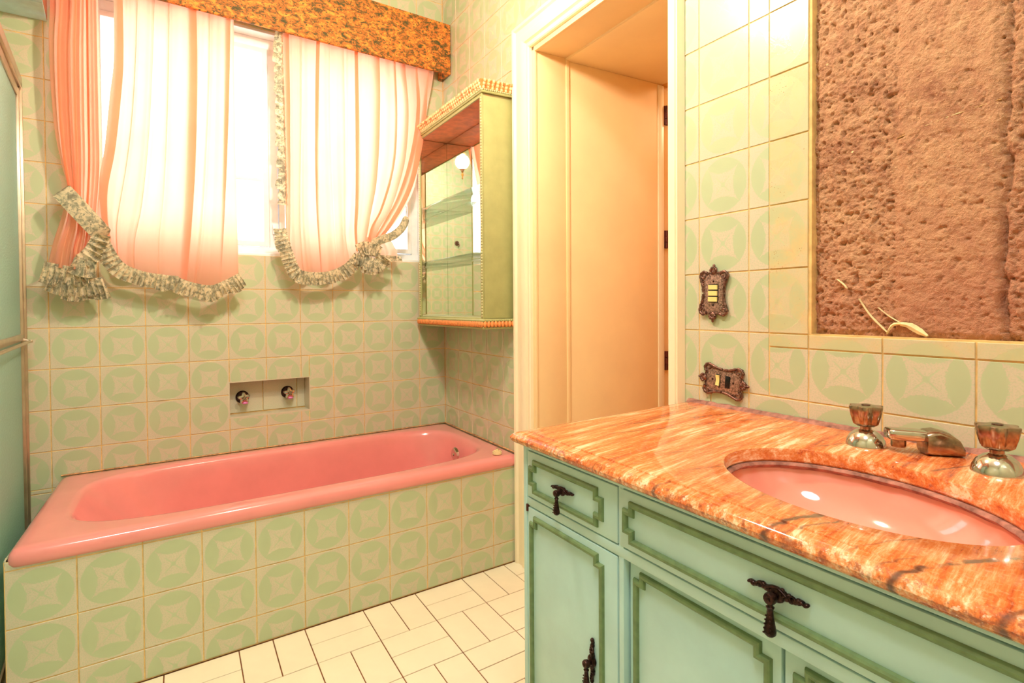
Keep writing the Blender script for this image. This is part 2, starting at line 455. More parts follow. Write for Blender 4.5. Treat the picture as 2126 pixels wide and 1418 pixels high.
# niche lining tiles
nt_ = MB(); 
for a, b in ((NICHE[0], -.90), (-.90, -.75), (-.75, NICHE[1])):
    me = tile_mesh(b-a, .14, (a+.15*8) % .15/.15, .1, 'tile'); link('tile', me, None, wall_back, (a, NB, NICHE[2]+.004))
lm = MB(); x0, x1, z0, z1 = NICHE
lm.box((x0-.004, 0, z0-.005), (x1+.004, NB, z0+.001)); lm.box((x0-.004, 0, z1-.001), (x1+.004, NB, z1+.004))
lm.box((x0-.004, 0, z0), (x0+.001, NB, z1)); lm.box((x1-.001, 0, z0), (x1+.004, NB, z1))
obj('niche_lining', lm, 'tile', wall_back, 0)
# ---- right wall, front face t=0
DOOR = (.845, 1.602, 0, 2.075)
REC = (1.968, 3.05, .987, 2.2)
wr = MB()
for a, b, c, d in rects(-.12, 4.1, 0, CEILZ, [DOOR, REC]): wr.box((a, .0016, c), (b, .05, d))
wall_right = struct(obj('wall_right', wr, 'grout', None, 0, rz=RZ))
OS = .0125
STRIP = (1.867, 3.05, .953, 2.2)
hole2 = [(.76, 1.60, 0, 2.16), STRIP, (1.70, 3.1, 0, .74)]
cl = cells(.0005, 2.95, .36, 2.95, OS, GZ, hole2)
tiles_on(wall_right, cl)
tiles_on(wall_right, cells(STRIP[0], STRIP[1]-.3, STRIP[2], STRIP[3], OS, GZ, [REC]), 'tile_stained', y=-.0012)
tiles_joined(wall_right, cells(2.95, 4.0, .75, 2.95, OS, GZ, [])+cells(1.70, 1.73, .0, .74, OS, GZ, []), 'tile')
# rough mortar left behind by the mirror
def mortar():
    s0, s1, z0, z1 = REC; s1 = 2.75; z1 = 2.0
    nx, nz = 380, 480; vs = []; fs = []
    crack = [(2.303, 1.7), (2.303, 1.547), (2.300, 1.443), (2.295, 1.323), (2.304, 1.288), (2.295, 1.224), (2.293, 1.076), (2.30, .99)]
    for j in range(nz+1):
        z = z0+(z1-z0)*j/nz
        cs = 2.30
        for (a, za), (b, zb) in zip(crack, crack[1:]):
            if zb <= z <= za: cs = a+(b-a)*(za-z)/(za-zb)
        cs += .006*noise.noise((z*30, 4, 2))
        for i in range(nx+1):
            s = s0+(s1-s0)*i/nx
            p = Vector((s*18, z*18, 1.3))
            big = noise.noise(p*.25)*.003
            md = noise.turbulence(p*2.2, 4, False)*.0045
            fn_ = noise.noise(p*5.5)*.0022+abs(noise.noise(p*10))*.0042+noise.noise(p*19)*.0016
            pit = max(0, noise.noise(p*4.5+Vector((9, 3, 1)))-.28)*-.018+max(0, noise.noise(p*9+Vector((2, 7, 1)))-.3)*-.014
            bq = min(max((s-2.128-.006*noise.noise((z*25, 8, 1)))/.012, 0), 1)*min(max((2.29-s)/.01, 0), 1); band = .003*bq     # smoother patch left by an old render coat
            k = (.5 if band else 1)
            h = .012-big-md*k-fn_*k-pit*k-band
            d_ = abs(s-cs); h += .016*math.exp(-(d_/.0045)**2)*(0.4+.6*abs(noise.noise((z*9, 1, 7)))*1.6)
            e = min(s-s0, z-z0)
            h = h if e > .012 else h+(.012-e)*.5
            vs.append((s, max(.001, h)+.002, z))
    for j in range(nz):
        for i in range(nx):
            a = j*(nx+1)+i; fs.append((a, a+1, a+nx+2, a+nx+1))
    mb = MB(); mb.add(vs, fs); return mb
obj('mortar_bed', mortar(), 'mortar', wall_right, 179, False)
rb = MB(); rb.box((REC[0]-.01, .03, REC[2]-.01), (3.06, .05, 2.21)); obj('recess_backing', rb, 'mortar', wall_right, 0)
fl = MB()
def flake(pts, w_, yo=0):
    pts = crom(pts, 14); N = len(pts); R = []
    for i, (s, z) in enumerate(pts):
        a = pts[max(0, i-1)]; b = pts[min(N-1, i+1)]; tx, tz = b[0]-a[0], b[1]-a[1]; L = math.hypot(tx, tz) or 1
        ww = w_*(.25+.75*math.sin(PI*min(1, (i+.4)/N)))*(.7+.5*abs(noise.noise((i*1.7, s*9, 0))))
        nx, nz = -tz/L*ww, tx/L*ww
        R.append([(s+nx, .0075+yo, z+nz), (s, .0045+yo*1.4, z), (s-nx, .0075+yo, z-nz), (s, .0125+yo, z)])
    fl.ring(R, True, True, True)
flake([(2.064, 1.063), (2.085, 1.03), (2.108, 1.005), (2.118, .995)], .003)
flake([(2.116, .992), (2.125, 1.008), (2.135, 1.013), (2.15, 1.012)], .004)
flake([(2.10, 1.045), (2.12, 1.028), (2.142, 1.014)], .0014)
flake([(2.138, 1.013), (2.155, 1.010), (2.172, 1.0), (2.186, .991)], .008)
flake([(2.02, 1.105), (2.033, 1.094), (2.04, 1.085)], .0028)
flake([(2.13, 1.375), (2.2, 1.39), (2.29, 1.40)], .0015, .0040)
obj('plaster_flake', fl, 'plaster_flake', wall_right)

# ---- left wall, front wall, ceiling, soffit, floor
wl = MB(); wl.box((-2.85, -3.4, 0), (-2.752, .14, CEILZ)); wall_left = struct(obj('wall_left', wl, 'grout', None, 0))
mbl = MB()
for (p, q, r, s_, u_, v_) in cells(-3.3, 0, 0, CEILZ, 0, GZ, []):
    k = MB(); add_tile(k, p, 0, r, q-p, s_-r, u_, v_, .0016, .0008, .005)
    mbl.add([(-2.75-y_, x_, z_) for x_, y_, z_ in k.v], k.f, [k.uv[i] for i in range(len(k.f))])
o = obj('tile_field', mbl, 'tile', wall_left, 0); o['kind'] = 'stuff'
wf = MB(); wf.box((-2.85, -3.4, 0), (.2, -3.302, CEILZ)); wall_front = struct(obj('wall_front', wf, 'grout', None, 0))
mbl = MB()
for (p, q, r, s_, u_, v_) in cells(-2.75, .1, 0, CEILZ, 0, GZ, []):
    k = MB(); add_tile(k, p, 0, r, q-p, s_-r, u_, v_, .0016, .0008, .005)
    mbl.add([(x_, -3.3-y_, z_) for x_, y_, z_ in k.v], k.f, [k.uv[i] for i in range(len(k.f))])
o = obj('tile_field', mbl, 'tile', wall_front, 0); o['kind'] = 'stuff'
cm = MB(); cm.box((-2.85, -3.4, CEILZ), (.9, .14, CEILZ+.1)); struct(obj('ceiling', cm, 'ceiling', None, 0))
so = MB(); so.box((-2.75, -1.05, 2.10), (-1.637, 0, CEILZ)); sof = struct(obj('soffit', so, 'beam_paint', None, 0))
k_ = 0
for i in range(8):
    for j in range(7):
        x1 = -1.637-i*.15; x0 = max(x1-.15, -2.75); y1 = -j*.15; y0 = y1-.15
        if x1-x0 < .02: continue
        mb = MB().box((x0+.001, y0+.001, 2.0945), (x1-.001, y1-.001, 2.10), .0008, 1); obj('tile', mb, 'soffit_tile', sof, 0)
fm = MB(); fm.box((-2.85, -3.4, -.08), (.2, .14, -.0025)); floor = struct(obj('floor', fm, 'grout_dark', None, 0))
ftc = {}
def ftile(x, y, w_, d_, parent, mb=None):
    # the floor grid follows the skew of the right wall
    sh = .0926
    R = []
    for i_, z in ((.0024, 0), (.0016, -.001), (.0016, -.006)):
        R.append([(a+sh*b, b, z) for a, b in ((i_, -d_+i_), (w_-i_, -d_+i_), (w_-i_, -i_), (i_, -i_))])
    vs = R[0]+R[1]+R[2]; fs = [(0, 1, 2, 3)]+[(k+j, k+4+j, k+4+(j+1) % 4, k+(j+1) % 4) for k in (0, 4) for j in range(4)]
    if mb is not None: mb.add([(a+x, b+y, c) for a, b, c in vs], fs); return
    key = (w_, d_)
    if key not in ftc:
        me = MB().add(vs, fs).mesh('floor_tile', 0); me.materials.append(M['floor_tile']); ftc[key] = me
    link('floor_tile', ftc[key], None, parent, (x, y, random.uniform(-.0003, .0003)))
rest = MB()
for j in range(0, 13):
    y = -.738-.2*j
    for i in range(-12, 8):
        x = -.7525+.2*i+.0926*(-.2*j); vert = (i+j) % 2 == 0
        xs = x+1.464
        near = j < 6 and -1.75 < x < -.05
        for q in range(2):
            if vert: args = (x+.1*q, y, .1, .2)
            else: args = (x-.00926*q, y-.1*q, .2, .1)
            if x < -2.65 or x > .1-(.0926*-y) or y < -3.1: continue
            ftile(*args, floor, None if near else rest)
for j in range(-4, 0):
    for i in range(-12, -5):
        x = -.7525+.2*i; y = -.738-.2*j
        if x < -2.65 or x > -1.9: continue
        ftile(x, y, .2, .2, floor, rest)
o = obj('floor_tile_field', rest, 'floor_tile', floor, 0); o['kind'] = 'stuff'

# ------------------------------------------------------------------ window
win = struct(empty('window_1', (-.8, 0, 1.282)))
fn = W(-.8, 0, 1.282)
x0, x1, z0, z1 = WIN
def part(name, boxes, mat, parent, fn, bev=.002, smooth=30):
    mb = MB(fn)
    for i, (a, b) in enumerate(boxes):
        e = i*.0002; mb.box([min(p, q)+e for p, q in zip(a, b)], [max(p, q)-e for p, q in zip(a, b)], bev, 2)
    return obj(name, mb, mat, parent, smooth)
part('window_reveal', [((x0, .002, z0-.004), (x1, .14, z0+.012)), ((x0, .002, z1-.012), (x1, .14, z1+.004)), ((x0-.004, .002, z0), (x0+.01, .14, z1)), ((x1-.01, .002, z0), (x1+.004, .14, z1))], 'white_frame', win, fn)
part('window_frame', [((x0+.01, .06, z0+.012), (x1-.01, .10, z0+.045)), ((x0+.01, .06, z1-.055), (x1-.01, .10, z1-.012)), ((x0+.01, .06, z0+.012), (x0+.045, .10, z1-.012)), ((x1-.05, .06, z0+.012), (x1-.01, .10, z1-.012)), ((-.865, .06, z0+.012), (-.825, .10, z1-.012))], 'white_frame', win, fn, .003)
for a, b in ((x0+.045, -.865), (-.825, x1-.05)):
    sash = part('sash', [((a+.002, .05, z0+.047), (a+.026, .085, z1-.057)), ((b-.026, .05, z0+.047), (b-.002, .085, z1-.057)), ((a+.002, .05, z0+.047), (b-.002, .085, z0+.07)), ((a+.002, .05, z1-.08), (b-.002, .085, z1-.057)), ((a+.02, .055, 1.615), (b-.02, .08, 1.632))], 'white_frame', win, fn)
    for c, d in ((z0+.07, 1.615), (1.632, z1-.08)):
        part('pane', [((a+.02, .064, c-.003), (b-.02, .068, d+.003))], 'clear_glass', sash, fn, 0)
st_ = MB(fn); st_.tube([(-.845, .055, 1.40), (-.845, .035, 1.40), (-.845, .03, 1.37)], .005); st_.box((-.853, .048, 1.385), (-.837, .06, 1.43), .003)
obj('window_latch', st_, 'white_frame', win)
# far outside: wall slab below window height closes nothing else in view
# ------------------------------------------------------------------ door
dr = struct(empty('door_1', BC(1.21, 0, 0), RZ)); fd = F(1.21, 0, 0)
def casing(path, parent):
    # profile: distance from the opening edge outwards, height above wall
    prof = [(0, 0), (0, .016), (.004, .02), (.012, .02), (.016, .013), (.024, .013), (.028, .024), (.040, .028), (.056, .028), (.062, .022), (.088, .022), (.094, .030), (.104, .032), (.112, .024), (.118, .010), (.122, 0)]
    return prof
prof = casing(None, None)
IN0, IN1, TOP = .872, 1.576, 2.048
REV = .016
def casing_leg(s_in, sg, name):
    mb = MB(fd); R = []
    for d, h in prof: R.append((d, h))
    lo = [(s_in+sg*(d+REV), h, 0) for d, h in prof]; hi = [(s_in+sg*(d+REV), h, TOP+REV+d) for d, h in prof]
    mb.ring([lo, hi], False); obj(name, mb, 'casing_paint', dr, 30)
casing_leg(IN0, -1, 'casing')
# the right-hand leg is narrower: it stops against the tiles beside the vanity
pr2 = [(-.002, 0), (-.002, .022), (.002, .025), (.024, .025), (.026, .021), (.028, .021), (.030, .025), (.034, .025), (.036, .012), (.038, 0)]
mb = MB(fd); mb.ring([[(IN1+d, h, .0) for d, h in pr2], [(IN1+d, h, TOP+.14) for d, h in pr2]], False); obj('casing', mb, 'casing_paint', dr, 30)
mb = MB(fd); mb.ring([[(IN0-d-REV, h, TOP+REV+d) for d, h in prof], [(IN1, h, TOP+REV+d) for d, h in prof]], False); obj('casing', mb, 'casing_paint', dr, 30)
# first jamb lining with stop bead
part('jamb', [((IN0-.025, -.15, 0), (IN0, .004, TOP+.02)), ((IN0-.03, -.165, 0), (IN0+.004, -.148, TOP+.02)), ((IN0-.004, -.008, 0), (IN0+.004, .004, TOP))], 'door_paint', dr, fd)
part('jamb', [((IN1, -.15, 0), (IN1+.025, .004, TOP+.02)), ((IN1-.006, -.165, 0), (IN1+.03, -.148, TOP+.02))], 'door_paint', dr, fd)
part('head_jamb', [((IN0-.02, -.15, TOP), (IN1+.02, .004, TOP+.02)), ((IN0, -.008, TOP-.004), (IN1, .004, TOP+.004)), ((IN0-.02, -.165, TOP-.004), (IN1+.02, -.148, TOP+.02))], 'door_paint', dr, fd)
part('lining_panel', [((IN0-.025, -.683, 0), (IN0-.002, -.166, TOP-.008))], 'door_paint', dr, fd, .002)
part('lining_panel', [((IN1+.002, -.683, 0), (IN1+.025, -.166, TOP-.008))], 'door_paint', dr, fd, .002)
part('lining_edge', [((IN0-.012, -.692, 0), (IN0+.002, -.655, TOP-.012))], 'casing_paint', dr, fd, .003)
part('lining_soffit', [((IN0-.03, -.683, TOP-.008), (IN1+.03, -.15, TOP+.02))], 'door_paint', dr, fd)
for za, zb in ((1.862, 1.948), (1.310, 1.390), (.760, .846)):
    mb = MB(fd); mb.box((IN0-.001, -.716, za), (IN0+.004, -.690, zb), .001); 
    for q in range(3): mb.lathe((IN0+.006, -.700, 0), [(.0001, za+q*(zb-za)/3+.001), (.0065, za+q*(zb-za)/3+.001), (.0065, za+(q+1)*(zb-za)/3-.001), (.0001, za+(q+1)*(zb-za)/3-.001)], 2, 12)
    obj('hinge', mb, 'brown_hinge', dr)
part('door_leaf', [((IN0-.05, -1.34, .01), (IN0-.012, -.705, TOP-.02))], 'door_paint', dr, fd, .003)
wh = MB(F(1.21, 0, 0))
wh.box((.0, -2.2, 0), (2.2, -2.1, 2.7)); wh.box((.0, -2.2, 0), (.05, -.695, 2.7)); wh.box((2.2, -2.2, 0), (2.25, -.695, 2.7)); wh.box((0, -2.2, 2.6), (2.25, -.695, 2.7)); wh.box((0, -2.2, -.08), (2.25, 0, -.001))
wh.box((0, -.75, 0), (IN0-.026, -.69, 2.7)); wh.box((IN1+.026, -.75, 0), (2.25, -.69, 2.7)); wh.box((IN0-.03, -.75, TOP+.0), (IN1+.03, -.69, 2.7))
wh.box((IN0-.06, -.69, -.08), (IN0-.027, -.05, 2.3)); wh.box((IN1+.027, -.69, -.08), (IN1+.06, -.05, 2.3)); wh.box((IN0-.06, -.69, TOP+.02), (IN1+.06, -.05, TOP+.06))
struct(obj('wall_hall', wh, 'hall_paint', None, 0, True, BC(1.21, 0, 0), RZ))
hl = bpy.data.lights.new('hall_light', 'POINT'); hl.energy = HALL; hl.color = (1, .72, .42); hl.shadow_soft_size = .1
ho = bpy.data.objects.new('hall_light', hl); COL.objects.link(ho); ho.location = BC(1.3, -1.5, 2.3)

# ------------------------------------------------------------------ bathtub
SH = .0926
def shear(x, y, z): return (x+SH*y, y, z)
tub = thing('bathtub', (-.85, -.37, 0), 'long pink enamelled bathtub set into a green tiled surround under the window', 'bathtub')
ft = lambda x, y, z: (x+SH*y+.85, y+.37, z)
def srect(cx, cy, hx, hy, p, n=96):
    out = []
    for j in range(n):
        th = 2*PI*j/n; c, s = math.cos(th), math.sin(th)
        out.append((cx+hx*abs(c)**(2/p)*(1 if c >= 0 else -1), cy+hy*abs(s)**(2/p)*(1 if s >= 0 else -1)))
    return out
RX0, RX1, RY0, RY1, RZ_ = -1.625, -.002, -.745, -.002, .441
def outer(d, n=96):
    # rounded-rectangle outline inset by d, matched by angle to the basin outline
    cx, cy = (RX0+RX1)/2, (RY0+RY1)/2; hx, hy = (RX1-RX0)/2-d, (RY1-RY0)/2-d; out = []
    for j in range(n):
        th = 2*PI*j/n; c, s = math.cos(th), math.sin(th)
        p = 50
        out.append((cx+hx*abs(c)**(2/p)*(1 if c >= 0 else -1), cy+hy*abs(s)**(2/p)*(1 if s >= 0 else -1)))
    return out
rings = []
for d, z in ((.02, .395), (.004, .398), (0, .408), (.0, .418), (.003, .430), (.010, .438), (.022, .4415), (.04, .441)):
    rings.append([(x, y, z) for x, y in outer(d)])
BX0, BX1, BY0, BY1 = -1.53, -.075, -.665, -.060
def basin(k, z, l=0, r=0, p=4.2):
    cx = (BX0+l+BX1-r)/2; hx = (BX1-r-BX0-l)/2*1; cy = (BY0+BY1)/2; hy = (BY1-BY0)/2
    return [(x, y, z) for x, y in srect(cx, cy, hx-k, hy-k, p)]
for args in ((-.016, .441), (-.006, .4395), (0, .436), (.006, .429), (.010, .418), (.014, .395, .012, .004), (.026, .30, .06, .015), (.040, .20, .13, .03), (.055, .13, .20, .05), (.085, .095, .26, .08), (.14, .083, .30, .12), (.22, .080, .36, .16)):
    rings.append(basin(*args))
mb = MB(ft); mb.ring(rings, True, False, True); obj('tub_body', mb, 'tub_pink', tub, 60)
mb = MB(ft)    # overflow plate on the foot end wall
R_ = Matrix.Rotation(math.radians(-8), 3, 'Y')
cpt = Vector((-.125, -.37, .375))
mb.lathe(cpt, [(.001, -.012), (.022, -.012), (.03, -.008), (.032, .004)], 0, 10); mb.lathe(cpt, [(.001, -.016), (.006, -.016), (.006, -.010)], 0, 10)
obj('overflow_plate', mb, 'chrome', tub, 30)
mb = MB(ft); mb.lathe((-.32, -.36, .080), [(.001, .004), (.02, .004), (.026, .002), (.028, .0)], 2, 20); obj('drain', mb, 'chrome', tub)
rr = []
for i in range(121):                                # stained sealant line along both walls
    f = i/120; d = .004+.0025*noise.noise((f*60, 1, 1)); rr.append([(RX0+.002+(-.004-RX0)*f, -.0015, .4432+.4*d), (RX0+.002+(-.004-RX0)*f, -.003-d, .4418), (RX0+.002+(-.004-RX0)*f, -.0015, .440)])
mb = MB(ft); mb.ring(rr, True, True, True); obj('sealant_line', mb, 'old_sealant', tub, 60)
rr = []
for i in range(61):
    f = i/60; d = .004+.0025*noise.noise((f*40, 3, 1)); y = -.003-.735*f; rr.append([(-.0015, y, .4432+.4*d), (-.004-d, y, .4418), (-.0015, y, .440)])
mb = MB(ft); mb.ring(rr, True, True, True); obj('sealant_line', mb, 'old_sealant', tub, 60)
stp = thing('tub_stopper', (-.148, -.690, .4415), 'small cream rubber plug resting on the front right corner of the pink tub rim', 'plug')
mb = MB(); mb.lathe((0, 0, 0), [(.001, 0), (.017, 0), (.020, .003), (.019, .012), (.016, .013), (.0155, .016), (.006, .0165), (.0055, .022), (.003, .024), (.001, .024)], 2, 20); obj('plug_body', mb, 'stopper', stp)
mb = MB(); mb.tube([(.004+.006*math.cos(q*PI/6), .006*math.sin(q*PI/6), .025) for q in range(12)], .0012, 6, True); obj('ring', mb, 'chrome', stp)
# tiled surround
ap = struct(empty('trim_1', (-.8, -.736, 0)))
ax0, ax1 = -1.698, -.072
mb = MB(W(-.8, -.736, 0)); mb.box((ax0, -.7344, 0), (ax1+.002, -.70, .414))
mb.add([(ax0, -.7345, 0), (ax0, -.7345, .414), (-1.628, -.002, .414), (-1.628, -.002, 0), (ax0+.03, -.7345, 0), (ax0+.03, -.7345, .414), (-1.598, -.002, .414), (-1.598, -.002, 0)], [(0, 1, 2, 3), (4, 5, 6, 7), (0, 4, 5, 1), (1, 5, 6, 2), (0, 3, 7, 4)])
obj('surround_core', mb, 'grout', ap, 0)
tiles_on(ap, cells(ax0, ax1, .002, .4145, -.199, .3897-.45, []), 'tile', (-.8, 0, 0))
for k in range(5):
    y = -.006-.146*k; xx = -1.6295+.0926*(y)
    o = link('tile', tile_mesh(.146, .15, 0, 0, 'tile'), None, ap, (xx+.8, y+.736, .27), -PI/2+ANG*-1); o = link('tile', tile_mesh(.146, .15, 0, .0, 'tile'), None, ap, (xx+.8, y+.736, .12), -PI/2-ANG)
mb = MB(W(-.8, -.736, 0)); mb.tube([(ax0+.0015, -.7352, .01), (ax0+.0015, -.7352, .405)], .0014, 6); obj('corner_bead', mb, 'grout', ap)

# ------------------------------------------------------------------ shower screen at the left
sh = thing('shower_screen', (-1.725, -.4, 0), 'aluminium framed shower screen with blue-green frosted glass at the left edge', 'shower screen')
fs_ = W(-1.725, -.4, 0); XS = -1.725
part('wall_jamb', [((XS-.018, -.014, .02), (XS+.014, -.001, 1.86))], 'aluminium', sh, fs_)
part('jamb_channel', [((XS-.006, -.020, .02), (XS+.006, -.012, 1.84))], 'alu_dark', sh, fs_, 0)
part('header', [((XS-.02, -1.10, 1.838), (XS+.014, -.001, 1.876)), ((XS-.006, -1.10, 1.828), (XS+.004, -.02, 1.84))], 'aluminium', sh, fs_, .003)
part('sill', [((XS-.02, -1.10, 0), (XS+.016, -.001, .035))], 'aluminium', sh, fs_, .003)
dl = empty('screen_door', (0, 0, 0)); dl.parent = sh
for b_ in (((XS-.012, -.048, .04), (XS+.008, -.022, 1.828)), ((XS-.012, -1.08, .04), (XS+.008, -1.05, 1.828))): part('door_stile', [b_], 'aluminium', dl, fs_)
for b_ in (((XS-.012, -1.06, 1.80), (XS+.006, -.04, 1.828)), ((XS-.012, -1.06, .04), (XS+.006, -.04, .07)), ((XS-.012, -1.06, .945), (XS+.008, -.04, .968))): part('door_rail', [b_], 'aluminium', dl, fs_)
for b_ in (((XS-.005, -1.06, .06), (XS, -.04, .95)), ((XS-.005, -1.06, .962), (XS, -.04, 1.81))): part('glass_panel', [b_], 'frosted_glass', dl, fs_, 0)
mb = MB(fs_); mb.tube([(XS+.004, -.06, .950), (XS+.024, -.06, .944), (XS+.028, -.08, .943), (XS+.028, -.98, .943), (XS+.024, -1.0, .944), (XS+.004, -1.0, .95)], .005, 8); mb.box((XS+.004, -.068, .938), (XS+.034, -.052, .948), .002)
obj('towel_bar', mb, 'aluminium', dl)

# ------------------------------------------------------------------ niche taps
tp = None
for i, (x, z, lab) in enumerate(((-.987, .662, 'left chrome star-handled tap in the tiled recess above the tub, pink lower lobe'), (-.794, .667, 'right chrome star-handled tap in the tiled recess above the tub, near the recess end wall'))):
    tp = thing('bath_tap', (x, NB, z), lab, 'tap', 'pair of taps in the wall recess')
    mb = MB(); mb.lathe((0, 0, 0), [(.001, -.001), (.026, -.001), (.028, -.004), (.024, -.010), (.012, -.012), (.001, -.012)], 1, 24); obj('escutcheon', mb, 'bronze_dark', tp)
    mb = MB(); mb.lathe((0, 0, 0), [(.009, -.010), (.008, -.034), (.001, -.036)], 1, 16); obj('stem', mb, 'chrome', tp)
    ph = .5 if i == 0 else .35
    mb = MB(); mb.lathe((0, 0, 0), [(.001, -.032), (.019, -.032), (.0215, -.036), (.0215, -.042), (.019, -.046), (.010, -.047), (.008, -.044), (.001, -.044)], 1, 60, 5, .24, ph)
    obj('star_handle', mb, 'chrome', tp)
    mb = MB(); mb.lathe((0, 0, 0), [(.001, -.050), (.005, -.050), (.007, -.047), (.007, -.043)], 1, 14); obj('cap', mb, 'chrome_worn', tp)
    mb = MB(); mb.ell((.004, -.041, -.022), (.013, .007, .006)); obj('pink_lobe', mb, 'pink_plastic', tp)['label'] = 'pink plastic lobe'

# ------------------------------------------------------------------ pelmet
pm = thing('pelmet', (-.82, -.05, 2.23), 'upholstered curtain pelmet in orange and olive floral fabric above the window', 'pelmet')
fp = W(-.82, -.05, 2.23)
mb = MB(fp); mb.box((-1.632, -.108, 2.231), (-.013, -.090, 2.482), .005, 3); obj('front_board', mb, 'floral_pelmet', pm)
mb = MB(fp); mb.box((-1.632, -.09, 2.464), (-.013, -.001, 2.480), .003); obj('top_board', mb, 'floral_pelmet', pm)
for a in (-.031, -1.632):
    mb = MB(fp); mb.box((a, -.09, 2.231), (a+.018, -.001, 2.464), .004); obj('end_board', mb, 'floral_pelmet', pm)
rod = thing('curtain_rail', (-.82, -.055, 2.40), 'thin white curtain rail hidden behind the floral pelmet', 'curtain rail')
mb = MB(W(-.82, -.055, 2.40)); mb.box((-1.612, -.062, 2.405), (-.033, -.048, 2.418), .002); mb.box((-1.45, -.05, 2.408), (-1.43, -.0005, 2.416)); mb.box((-.2, -.05, 2.408), (-.18, -.0005, 2.416)); obj('rail', mb, 'white_frame', rod)

# ------------------------------------------------------------------ curtains
def cloth(guides, yf, nx, ny, top=2.40, folds=()):
    G = []
    for g in guides:
        g = [(g[0][0], top)]+list(g); G.append(crom(g, ny))
    vs, fs = [], []
    for j in range(ny):
        row = crom([g[j] for g in G], nx)
        for i, (x, z) in enumerate(row):
            u_ = i/(nx-1); v_ = j/(ny-1)
            dx = dy = 0
            for (uf, wf, df) in folds:             # cloth doubled back on itself
                q = (u_-uf-.02*math.sin(v_*3+uf*9))/df; e = math.exp(-q*q*.9); g = (.55+.45*math.sin(PI*min(1, v_*.9+.12)))
                dx -= wf*q*e*g*1.5; dy += .013*q*e*g
            vs.append((x+dx, max(-.113, min(-.02, yf(u_, v_, x, z)+dy)), z))
    for j in range(ny-1):
        for i in range(nx-1):
            a = j*nx+i; fs.append((a, a+1, a+nx+1, a+nx))
    return vs, fs
def ruffle(mb, pts, width, ny=7, per=.014, amp=.010, y0=-.09, side=1, head=.008, n=None, wv=.25, seed=0):
    # gathered frill along a polyline (x,z[,y]); grows to the given side of the path
    L = sum(math.dist(a[:2], b[:2]) for a, b in zip(pts, pts[1:])); n = n or max(30, int(L/per*10))
    P = crom([tuple(q)+((y0,) if len(q) == 2 else ()) for q in pts], n); vs, fs = [], []
    s = 0
    for i, (x, z, y) in enumerate(P):
        a = P[max(0, i-1)]; b = P[min(n-1, i+1)]; tx, tz = b[0]-a[0], b[1]-a[1]; l = math.hypot(tx, tz) or 1; tx /= l; tz /= l
        if i: s += math.dist(P[i][:2], P[i-1][:2])
        nx, nz = tz*side, -tx*side
        ph = 2*PI*s/per+.9*noise.noise((s*14, seed, 0)); lo = noise.noise((s*22, seed, 5))
        wd = width*(1+wv*lo)
        ks = [-head]+[wd*k/(ny-1) for k in range(ny)]
        for k, d in enumerate(ks):
            v_ = max(0, d/wd) if d > 0 else (-d/head*.35 if d < 0 else 0)
            e = amp*v_**.7
            yy = y-(.002+.35*e+e*math.sin(ph)*1.0+.006*v_*lo)
            sft = .42*e*math.cos(ph)+.006*v_*lo
            vs.append((x+nx*d+tx*sft, yy, z+nz*d+tz*sft))
    m_ = ny+1
    for i in range(n-1):
        for k in range(m_-1):
            a = i*m_+k; fs.append((a, a+1, a+m_+1, a+m_))
    mb.add(vs, fs)
CF = lambda x, y, z: (x, y, z)
def pleat(u_, n, seed, sharp=.6):
    ph = u_*n+.55*noise.noise((u_*n*.6, seed, 1.3))
    s = math.sin(2*PI*ph); return (abs(s)**sharp)*(1 if s > 0 else -1)
# left curtain
cl_ = thing('curtain', (-1.3, -.07, 1.1), 'left peach satin curtain tied back low, with floral ruffled hem and tieback', 'curtain')
fc = W(-1.3, -.07, 1.1)
P2 = [[(-1.436, 2.201), (-1.439, 1.981), (-1.453, 1.847), (-1.472, 1.651), (-1.49, 1.526), (-1.487, 1.404), (-1.472, 1.327)],
 [(-1.397, 2.212), (-1.402, 1.99), (-1.411, 1.811), (-1.428, 1.631), (-1.453, 1.451), (-1.455, 1.354), (-1.449, 1.271)],
 [(-1.336, 2.231), (-1.344, 1.959), (-1.36, 1.686), (-1.386, 1.458), (-1.411, 1.322), (-1.413, 1.21)],
 [(-1.265, 2.247), (-1.273, 1.975), (-1.289, 1.697), (-1.312, 1.465), (-1.342, 1.308), (-1.352, 1.187)],
 [(-1.192, 2.241), (-1.2, 1.945), (-1.213, 1.615), (-1.229, 1.38), (-1.242, 1.172)],
 [(-1.141, 2.241), (-1.15, 1.908), (-1.168, 1.574), (-1.184, 1.336), (-1.199, 1.151)],
 [(-1.08, 2.244), (-1.09, 1.824), (-1.105, 1.437), (-1.126, 1.136)],
 [(-1.022, 2.241), (-1.023, 1.886), (-1.021, 1.543), (-1.018, 1.190)]]
def y2(u_, v_, x, z):
    tp_ = max(0, 1-v_*5)
    a = .010+.009*min(1, v_*2)
    y = -.063+a*.8*pleat(u_, 3.2, 3, .9)*(.55+.45*math.sin(PI*min(1, .15+v_)))+.004*math.sin(2*PI*u_*19+1)*(tp_+.15)
    y -= .022*max(0, v_-.45)*math.sin(PI*min(1, u_*1.15)) + .018*math.exp(-((u_-.62)/.06)**2)*v_
    y -= .012*max(0, 1-u_*5)*v_ 
    y += .003*noise.noise((x*14, z*7, 1))
    return max(-.112, min(-.022, y))
vs, fs = cloth(P2, y2, 440, 90, 2.40, [(.06, .026, .020), (.22, .0045, .010), (.36, .003, .010), (.47, .005, .010), (.615, .030, .020), (.77, .0035, .010), (.925, .020, .016)]); mb = MB(fc); mb.add(vs, fs); obj('panel', mb, 'peach_cloth', cl_, 179, False)
